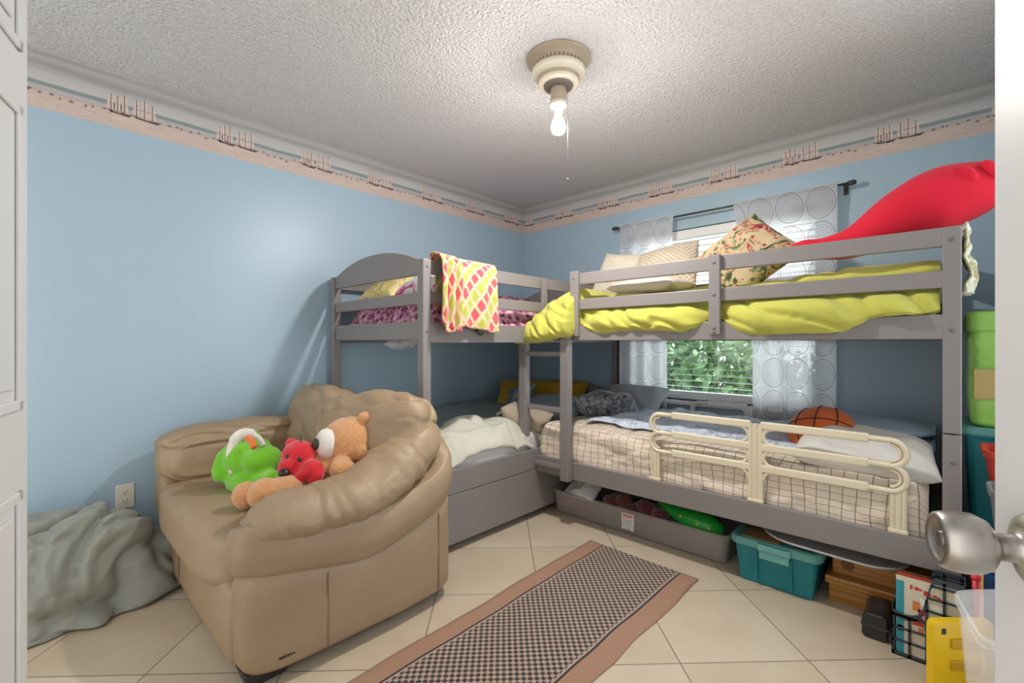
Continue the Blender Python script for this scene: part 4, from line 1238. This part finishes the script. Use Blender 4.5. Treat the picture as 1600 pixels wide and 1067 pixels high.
def clear(name, col, f, rough=.3):
    t = NT(name)
    p = t.n('ShaderNodeBsdfPrincipled', {'Base Color': col, 'Roughness': rough}); q = t.n('ShaderNodeBsdfTransparent', {'Color': tuple(min(1, .55+.45*c/max(col)) for c in col)})
    m = t.n('ShaderNodeMixShader', {0: f}); t.t.links.new(q.outputs[0], m.inputs[1]); t.t.links.new(p.outputs[0], m.inputs[2]); t.t.links.new(m.outputs[0], t.out.inputs[0])
    return t.m
cb = thing('storage_bin', 'long shallow clear grey plastic bin of toys on the floor under the window bunk', 'storage bin', (.71, 1.62, 0))
bm = BM(); tub(bm, .50, .92, 1.06, 2.18, 0, .152, .014, .05, .012); obj('bin_body', bm, clear('clear_grey_plastic', (.44, .41, .39), .46), cb)
bm = BM(); box(bm, .9185, .9205, 1.585, 1.665, .030, .125, .0008, M=None); lb_ = obj('paper_label', bm, plain('label_paper', (.74, .72, .70), .6), cb, label='white paper label with red heading')
bm = BM(); box(bm, .9205, .9212, 1.592, 1.658, .108, .118, 0); box(bm, .9205, .9212, 1.592, 1.650, .100, .104, 0); obj('red_print', bm, plain('label_red', (.55, .12, .12), .6), lb_)
bm = BM()
for k in range(4): box(bm, .9205, .9212, 1.594, 1.655-.006*(k % 2), .088-.008*k, .0905-.008*k, 0)
box(bm, .9205, .9212, 1.588, 1.662, .052, .055, 0)
for k in range(2): box(bm, .9205, .9212, 1.605, 1.645, .040-.008*k, .0425-.008*k, 0)
obj('grey_print', bm, plain('label_grey', (.25, .25, .25), .6), lb_)
WPO = cloth('white_quilted_pouch', (.68, .66, .66), wr=.5)
pil('pouch', 'white padded pouch sticking out of the left end of the clear bin', WPO, .22, .30, .09, T(.83, 1.26, .175) @ Rot(30, 'Y') @ Rot(16, 'X'), 31)
def lump(name, label, mat, blobs, cat='toy', group=None, vs=.007):
    bm = BM()
    for c, r in blobs: ell(bm, c, r, None, 18, 12)
    return obj(name, bm, mat, smooth=True, label=label, cat=cat, group=group, mods=[remesh(vs), smoothm(4)])
lump('toy_figure', 'dark brown stuffed toy heaped in the clear bin right of the white pouch', plush_mat('dark_brown_plush', (.11, .028, .014), .4, 60), [((.80, 1.50, .12), (.09, .08, .07)), ((.84, 1.56, .165), (.05, .05, .045)), ((.86, 1.47, .155), (.04, .045, .03)), ((.87, 1.60, .135), (.04, .045, .03))])
lump('toy_figure', 'maroon stuffed toy in the middle of the clear bin', plush_mat('maroon_plush', (.10, .014, .02), .4, 60), [((.80, 1.72, .12), (.09, .09, .06)), ((.85, 1.70, .165), (.045, .05, .045)), ((.86, 1.80, .150), (.05, .05, .035)), ((.84, 1.65, .14), (.04, .04, .04))])
lump('toy_figure', 'pink toy pressed against the left wall of the clear bin', plush_mat('pink_plush', (.55, .16, .13), .3, 60), [((.86, 1.13, .07), (.05, .06, .05)), ((.87, 1.23, .065), (.03, .05, .045)), ((.86, 1.33, .055), (.035, .05, .035))])
gt = thing('toy_figure', 'smooth green plastic toy with yellow dots at the right end of the clear bin', 'toy', (.80, 1.98, .08))
bm = BM()
tube(bm, cr([(.80, 1.76, .20), (.83, 1.84, .185), (.84, 1.95, .165), (.84, 2.06, .150), (.83, 2.13, .135)], 24), [p.x for p in cr([(.010, 0, 0), (.030, 0, 0), (.055, 0, 0), (.060, 0, 0), (.030, 0, 0)], 24)], 20)
obj('toy_body', bm, plain('green_plastic', (.01, .30, .03), .3), gt, True)
for c in ((.895, 1.93, .185), (.899, 2.02, .165), (.893, 2.08, .16)):
    bm = BM(); ell(bm, c, (.006, .008, .008), None, 12, 8); obj('dot', bm, plain('yellow_dot', (.6, .45, .05), .4), gt, True)
lump('toy_heap', 'grey and dark small toys filling the bottom of the clear bin', plush_mat('mixed_toy_grey', (.16, .14, .14), .6, 30), [((.72, 1.4+.09*k, .06+.02*(k % 2)), (.12, .07, .05)) for k in range(8)])

# teal tote
TEAL = plain('teal_plastic', (.005, .19, .225), .38, .03, 100)
TEALD = plain('pale_teal_lid', (.115, .34, .315), .4, .03, 100)
tt = thing('storage_tote', 'teal plastic tote with pale teal lid on the floor beside the clear bin', 'storage tote', (.82, 2.40, 0))
bm = BM(); tub(bm, .62, 1.005, 2.235, 2.575, 0, .195, .022, .03, .006)
for y in (2.335, 2.475): box(bm, 1.000, 1.009, y-.004, y+.004, .02, .16, .002)
box(bm, 1.000, 1.014, 2.345, 2.465, .150, .180, .004)
obj('tote_body', bm, TEAL, tt)
bm = BM()
def lr(e, z): return [Vector((a, b, z)) for a, b in rr(.605-e, 1.022+e, 2.220-e, 2.590+e, .045+e)]
loft(bm, [lr(0, .178), lr(.002, .182), lr(.002, .205), lr(-.004, .212), lr(-.022, .213), lr(-.030, .206), lr(-.034, .205)])
lid = obj('tote_lid', bm, TEALD, tt)
bm = BM(); box(bm, 1.018, 1.040, 2.345, 2.480, .176, .208, .006); box(bm, 1.022, 1.036, 2.352, 2.473, .140, .18, .005); obj('lid_latch', bm, TEALD, lid)
bm = BM(); box(bm, .80, 1.0, 2.27, 2.43, .2065, .216, .003); obj('cardboard_sheet', bm, plain('brown_card', (.26, .13, .05), .8, .2, 60), label='flat brown board lying on the teal tote lid', cat='board')
# wooden chest
t = NT('orange_wood'); 
wv = t.n('ShaderNodeTexWave', {'Scale': 2.2, 'Distortion': 5.0, 'Detail': 3.0, 'Detail Scale': 1.2}, wave_type='BANDS', bands_direction='Z'); t.put(wv.inputs['Vector'], t.n('ShaderNodeMapping', {'Vector': t.coord(), 'Scale': (3, .8, 6)}).outputs[0])
t.bsdf(t.mix(wv.outputs['Fac'], (.30, .115, .018), (.42, .185, .035)), .35, Coat_Weight=.15); OWD = t.m
wc = thing('wooden_chest', 'orange brown wooden chest with a ledge on the floor right of the teal tote', 'chest', (.75, 2.77, 0))
bm = BM(); box(bm, .56, .915, 2.60, 2.94, 0, .092, .004); obj('chest_base', bm, OWD, wc)
bm = BM(); box(bm, .55, .945, 2.59, 2.95, .085, .118, .005); box(bm, .56, .947, 2.64, 2.643, .086, .117, .0005); obj('chest_ledge', bm, OWD, wc)
bm = BM(); box(bm, .57, .895, 2.61, 2.94, .116, .205, .004); bx = obj('chest_box', bm, OWD, wc)
bm = BM(); lathe(bm, [(0, .0012), (.022, .0012), (.023, 0), (0, 0)], axisM((.8955, 2.665, .165), (1, 0, 0)), 24); obj('dark_knot', bm, plain('dark_knot_wood', (.13, .05, .012), .5), bx)
bm = BM()
def tr_(e, z): return [T(.80, 2.60, .2195) @ Rot(-1.5, 'X') @ Vector((a, b, z)) for a, b in rr(-.20-e, .20+e, -.265-e, .265+e, .15+e, 10)]
loft(bm, [tr_(-.02, 0), tr_(0, .004), tr_(.008, .014), tr_(.006, .017), tr_(-.008, .012), tr_(-.03, .008)])
obj('tray', bm, plain('white_enamel', (.74, .73, .72), .35), smooth=True, label='white oval tray resting on the tote and the wooden chest under the bed rail', cat='tray')
# black case
bm = BM(); prism(bm, [(2.735, .012), (2.745, .0), (2.80, 0), (2.815, .006), (2.815, .088), (2.80, .098), (2.752, .096), (2.738, .080)], 0, .96, 1.125)
bk = obj('case', bm, plain('black_gloss_plastic', (.018, .018, .020), .22), label='small black glossy case on the floor between the wooden chest and magazine holder', cat='case', mods=[('BEVEL', dict(width=.006, segments=3, limit_method='ANGLE'))])
bm = BM(); box(bm, .958, 1.1275, 2.733, 2.8165, .046, .052, .001); obj('case_seam', bm, plain('black_matte_rubber', (.05, .05, .052), .8), bk)

# magazine holder
MG = plain('dark_slate_plastic', (.035, .050, .062), .45)
mh = thing('magazine_holder', 'dark slate lattice magazine holder with swooping side by the bunk post', 'magazine holder', (1.13, 2.925, 0))
MX0, MX1, MY0, MY1 = 1.085, 1.172, 2.828, 3.020
def topz(y):
    s = (y-MY0)/(MY1-MY0)
    return .165+.145*max(0, min(1, (s-.38)/.22))**2*(3-2*max(0, min(1, (s-.38)/.22)))-.012*(s < .38)*sin(s/.38*PI)
for X in (MX0, MX1-.003):
    bm = BM()
    n = 24
    for k in range(n):
        y0, y1 = MY0+(MY1-MY0)*k/n, MY0+(MY1-MY0)*(k+1)/n
        a, b = topz(y0), topz(y1)
        prism(bm, [(y0, a-.020), (y1, b-.020), (y1, b), (y0, a)], 0, X, X+.003)
    for k in range(5):
        y = MY0+.004+(MY1-MY0-.012)*k/4
        box(bm, X, X+.003, y-.004, y+.004, .0, topz(y)-.01, 0)
    for z in (.010, .055, .100, .145, .19, .235, .28):
        ys = [MY0+(MY1-MY0)*k/60 for k in range(61)]
        ok = [y for y in ys if topz(y) > z+.01]
        if ok: box(bm, X, X+.003, ok[0], ok[-1], z-.004 if z > .02 else 0, z+.004, 0)
    bmesh.ops.remove_doubles(bm, verts=bm.verts, dist=1e-5)
    obj('lattice_side', bm, MG, mh)
bm = BM(); box(bm, MX0, MX1, MY1-.003, MY1, 0, .312, 0); box(bm, MX0, MX1, MY0, MY0+.003, 0, .165, 0); box(bm, MX0, MX1, MY0, MY1, 0, .004, 0); obj('end_panels', bm, MG, mh)
def cover(name, seedcols, seed):
    t = NT(name); u, v, w = t.xyz()
    k = t.voro(26, 'F1', 'Color', rnd=1.0)
    sp = t.n('ShaderNodeSeparateColor', {0: k}).outputs[0]
    c = t.ramp(sp, seedcols, 'CONSTANT')
    t.bsdf(c, .35); return t.m
CREAMC = plain('cover_cream', (.62, .58, .46), .4); 
books = [('blue edged cream picture book at the front of the magazine holder', 1.158, .008, .285, 2.838, 3.005, CREAMC, 0),
         ('thin red book behind the cream picture book in the magazine holder', 1.146, .008, .292, 2.840, 3.012, plain('cover_red', (.45, .05, .03), .4), 0),
         ('orange book standing third in the magazine holder', 1.133, .010, .280, 2.842, 3.010, plain('cover_orange', (.55, .17, .05), .4), 0),
         ('teal book standing at the back of the magazine holder', 1.110, .016, .270, 2.845, 3.000, plain('cover_teal', (.04, .26, .30), .4), 0)]
for i, (lab, x, w, zt, y0, y1, m, q) in enumerate(books):
    b = thing('book', lab, 'book', (x+w/2, (y0+y1)/2, .005), 'books in the magazine holder')
    bm = BM(); box(bm, x, x+.0012, y0, y1, .005, zt, 0); box(bm, x+w-.0012, x+w, y0, y1, .005, zt, 0); box(bm, x, x+w, y0, y0+.0015, .005, zt, 0); obj('cover', bm, m, b)
    bm = BM(); box(bm, x+.0014, x+w-.0014, y0+.002, y1-.003, .007, zt-.003, 0); obj('pages', bm, plain('paper_pages', (.70, .64, .52), .8), b)
    if i == 0:
        X = x+w
        for nm, col, rects in (('red_title', (.55, .03, .03), [(2.878+.012*k, 2.885+.012*k+.004*(k % 2), .248-.003*k+.004*(k % 3), .264-.003*k) for k in range(8)]+[(2.90, 2.925, .165, .185), (2.885, 2.915, .125, .155), (2.93, 2.945, .075, .10)]),
                               ('teal_band', (.02, .28, .36), [(2.840, 2.862, .012, .270)]),
                               ('orange_art', (.60, .20, .06), [(2.885, 2.905, .175, .21), (2.90, 2.915, .10, .12), (2.95, 2.985, .11, .14)]),
                               ('green_art', (.10, .26, .09), [(2.915, 2.935, .115, .15), (2.94, 2.955, .05, .075)]),
                               ('white_art', (.80, .80, .74), [(2.905, 2.925, .20, .225), (2.93, 2.965, .19, .215), (2.845, 2.86, .09, .11)])):
            bm = BM()
            pm = plain('print_'+nm, col, .4)
            bm.free()
            for (a, c, e, f_) in rects:
                bm = BM(); box(bm, X, X+.0006, a, c, e, f_, 0); obj(nm, bm, pm, b)
bm = BM(); tube(bm, [(1.128, 3.045, .0), (1.128, 3.045, .33)], .011, 12); ell(bm, (1.128, 3.045, .333), (.015, .015, .012), None, 14, 10)
obj('toy_baton', bm, plain('red_toy_plastic', (.62, .03, .045), .35), smooth=True, label='red plastic baton standing just right of the magazine holder', cat='toy')

# blue box with yellow handle beyond the post
bl_ = thing('storage_box', 'blue plastic box with a yellow handle frame on the floor beyond the bunk post', 'storage box', (.88, 3.18, 0))
bm = BM(); tub(bm, .72, 1.045, 3.045, 3.31, 0, .325, .012, .02, .008)
for k in range(3): box(bm, 1.036, 1.050, 3.10+.06*k, 3.112+.06*k, .05, .30, .003)
obj('box_body', bm, plain('blue_plastic', (.008, .085, .36), .35), bl_)
bm = BM(); tube(bm, cr([(1.066, 3.052, .02), (1.068, 3.052, .20), (1.068, 3.052, .325), (1.066, 3.062, .352), (1.066, 3.20, .354), (1.066, 3.29, .352)], 40), [(.010, .014)]*40, 10); obj('handle_frame', bm, plain('yellow_plastic', (.75, .46, .008), .35), bl_, True)
# yellow case
YP = plain('bright_yellow_plastic', (.78, .52, .005), .32)
yc = thing('toy_case', 'bright yellow plastic toy case standing at the right edge by the door', 'toy case', W(1.49, 1.48, 0))
Mx = Matrix(((RT.x, FW.x, 0, 0), (RT.y, FW.y, 0, 0), (0, 0, 1, 0), (0, 0, 0, 1)))
MY = T(*W(1.475, 1.366, 0)) @ Mx
def plate(bm, x0, x1, z0, z1, y0, y1, r):
    pts = []
    for cx, cz, a0 in ((x1-r, z1-r, 0), (x0+r, z1-r, PI/2), (x0+.004, z0+.004, PI), (x1-.004, z0+.004, 1.5*PI)):
        q = r if a0 < PI else .004
        for k in range(7): pts.append((cx+q*cos(a0+PI/2*k/6), cz+q*sin(a0+PI/2*k/6)))
    vs = prism(bm, [(p[0], p[1]) for p in pts], 1, y0, y1)
    return vs
bm = BM(); vs = plate(bm, 0, .20, 0, .222, 0, .028, .022)
for v in bm.verts: v.co = MY @ v.co
yo = obj('case_shell', bm, YP, yc, mods=[('BEVEL', dict(width=.004, segments=2, limit_method='ANGLE'))])
OCH = plain('ochre_plastic', (.55, .32, .006), .4)
for z0 in (.135, .065):
    bm = BM(); box(bm, .055, .108, -.006, .002, z0, z0+.032, .004); box(bm, .104, .15, -.006, .002, z0-.012, z0+.018, .004)
    bmesh.ops.remove_doubles(bm, verts=bm.verts, dist=1e-5)
    for v in bm.verts: v.co = MY @ v.co
    obj('raised_pad', bm, OCH, yc)
bm = BM(); box(bm, .026, .042, -.001, .003, .180, .200, .003)
for v in bm.verts: v.co = MY @ v.co
obj('hang_hole', bm, BLK, yc)
# translucent open bin in front
wb = clear('frosted_white_plastic', (.78, .77, .76), .25, .35)
ax = (FW*(-.83)+RT*(-.555)).normalized()
pA = W(1.425, 1.385, 0); pB = W(1.185, 1.228, 0); pC = W(1.435, 1.66, 0); pD = W(1.185, 1.60, 0)
bm = BM()
def quadring(e, z):
    c = (pA+pB+pC+pD)/4
    pts = []
    P4 = [pA, pB, pD, pC]
    for i in range(4):
        p, q, s = P4[i], P4[i-1], P4[(i+1) % 4]
        a = (q-p).normalized(); b = (s-p).normalized()
        for k in range(6):
            f = k/5
            pts.append(p+(a*(1-f)**2+b*f**2)*.045)
    return [Vector((c.x+(p.x-c.x)*(1+e), c.y+(p.y-c.y)*(1+e), z)) for p in pts]
loft(bm, [quadring(-.20, 0), quadring(-.18, .006), quadring(-.015, .325), quadring(.05, .328), quadring(.055, .345), quadring(.035, .350), quadring(-.02, .348), quadring(-.04, .325), quadring(-.20, .012)])
obj('open_bin', bm, wb, label='frosted translucent open bin on the floor in front of the yellow toy case', cat='storage bin')
lump('toy_block', 'yellow toy at the bottom of the frosted open bin', YP, [((pA+pB+pC+pD)/4+Vector((0, 0, .05)), (.06, .06, .045)), ((pA+pB+pC+pD)/4+Vector((.03, .0, .09)), (.035, .03, .03))], 'toy')

# tall stack in the corner behind the bunk end
tq = thing('storage_tote', 'tall teal tote standing against the window wall behind the bunk end', 'storage tote', (.52, 3.18, 0))
bm = BM(); tub(bm, .32, .69, 3.035, 3.325, 0, .765, .03, .03, .012); obj('tote_body', bm, TEAL, tq)
bm = BM(); loft(bm, [[Vector((a, b, z)) for a, b in rr(.306-e, .704+e, 3.022-e, 3.332+e, .035)] for e, z in ((0, .752), (.002, .758), (.002, .778), (-.01, .785))]); obj('tote_lid', bm, TEALD, tq)
def lime():
    t = NT('lime_translucent_plastic'); x, y, z = t.xyz()
    n = t.noise(6, 4, dist=1.5)
    c = t.mix(n, (.24, .58, .05), (.42, .74, .20))
    t.bsdf(c, .3, t.bump(t.noise(7, 4, dist=2), .5, .02), Transmission_Weight=.15); return t.m
lg = thing('storage_bag', 'lime green plastic storage bag on the tall teal tote beside the bunk post', 'storage bag', (.52, 3.18, .787))
bm = BM(); loft(bm, [[Vector((a+.012*nz((a*6, b*6, z*7), 1, 3), b, z)) for a, b in rr(.34-e, .695+e, 3.04-e, 3.32+e, .04)] for e, z in ((-.02, .787), (-.008, .80), (-.004, .85), (.0, .95), (-.003, 1.04), (.0, 1.14), (-.004, 1.17), (.006, 1.175), (.006, 1.245), (0, 1.253))])
obj('bag_body', bm, lime(), lg, mods=[('BEVEL', dict(width=.004, segments=2))])
bm = BM(); box(bm, .700, .704, 3.055, 3.15, .90, 1.02, .001); obj('picture_patch', bm, plain('tan_patch', (.46, .36, .13), .6), lg)
bm = BM(); tub(bm, .80, 1.0, 3.075, 3.30, .330, .742, .05, .02, .008)
obj('waste_bin', bm, plain('red_plastic_bin', (.50, .035, .015), .35), label='red tapered plastic bin on the blue box beyond the bunk post', cat='bin', base=(.9, 3.19, .33))
bm = BM(); tub(bm, 1.095, 1.25, 3.075, 3.30, .0, .66, .055, .02, .006)
obj('basket', bm, clear('grey_mesh_fabric', (.16, .16, .17), .72, .7), label='tall grey mesh basket in front of the red bin', cat='basket', base=(1.17, 3.19, 0))
lump('toy_figure', 'red and grey toys showing at the top of the grey mesh basket', plush_mat('red_toy_shine', (.55, .02, .05), .2, 40, .2), [((1.17, 3.14, .60), (.04, .035, .03)), ((1.175, 3.20, .585), (.03, .04, .03)), ((1.17, 3.18, .54), (.05, .08, .05))])

# ------------------------------------------------------------------ light: the bare bulb, added fill through the left-out near wall and daylight
w = bpy.data.worlds.new('World'); S.world = w; w.use_nodes = True
bg = w.node_tree.nodes['Background']; nt = w.node_tree; tc = nt.nodes.new('ShaderNodeTexCoord'); sx = nt.nodes.new('ShaderNodeSeparateXYZ'); mr = nt.nodes.new('ShaderNodeMapRange'); mx = nt.nodes.new('ShaderNodeMix'); mx.data_type = 'RGBA'
nt.links.new(tc.outputs['Generated'], sx.inputs[0]); nt.links.new(sx.outputs[0], mr.inputs[0]); mr.inputs[1].default_value = -.25; mr.inputs[2].default_value = .25
nt.links.new(mr.outputs[0], mx.inputs[0]); mx.inputs[6].default_value = (.92*SKY, .97*SKY, 1.04*SKY, 1); mx.inputs[7].default_value = (1.0*WORLD, .97*WORLD, .935*WORLD, 1)
nt.links.new(mx.outputs[2], bg.inputs[0]); bg.inputs[1].default_value = 1
S.view_settings.view_transform = 'Standard'; S.view_settings.look = 'None'
S.view_settings.exposure = EXPO; S.view_settings.gamma = 1; S.view_settings.use_curve_mapping = False
S.cycles.max_bounces = 10; S.cycles.diffuse_bounces = 5; S.cycles.transparent_max_bounces = 24; S.cycles.transmission_bounces = 8
S.cycles.use_denoising = True; S.cycles.sample_clamp_indirect = 8
S.cycles.caustics_reflective = False; S.cycles.caustics_refractive = False
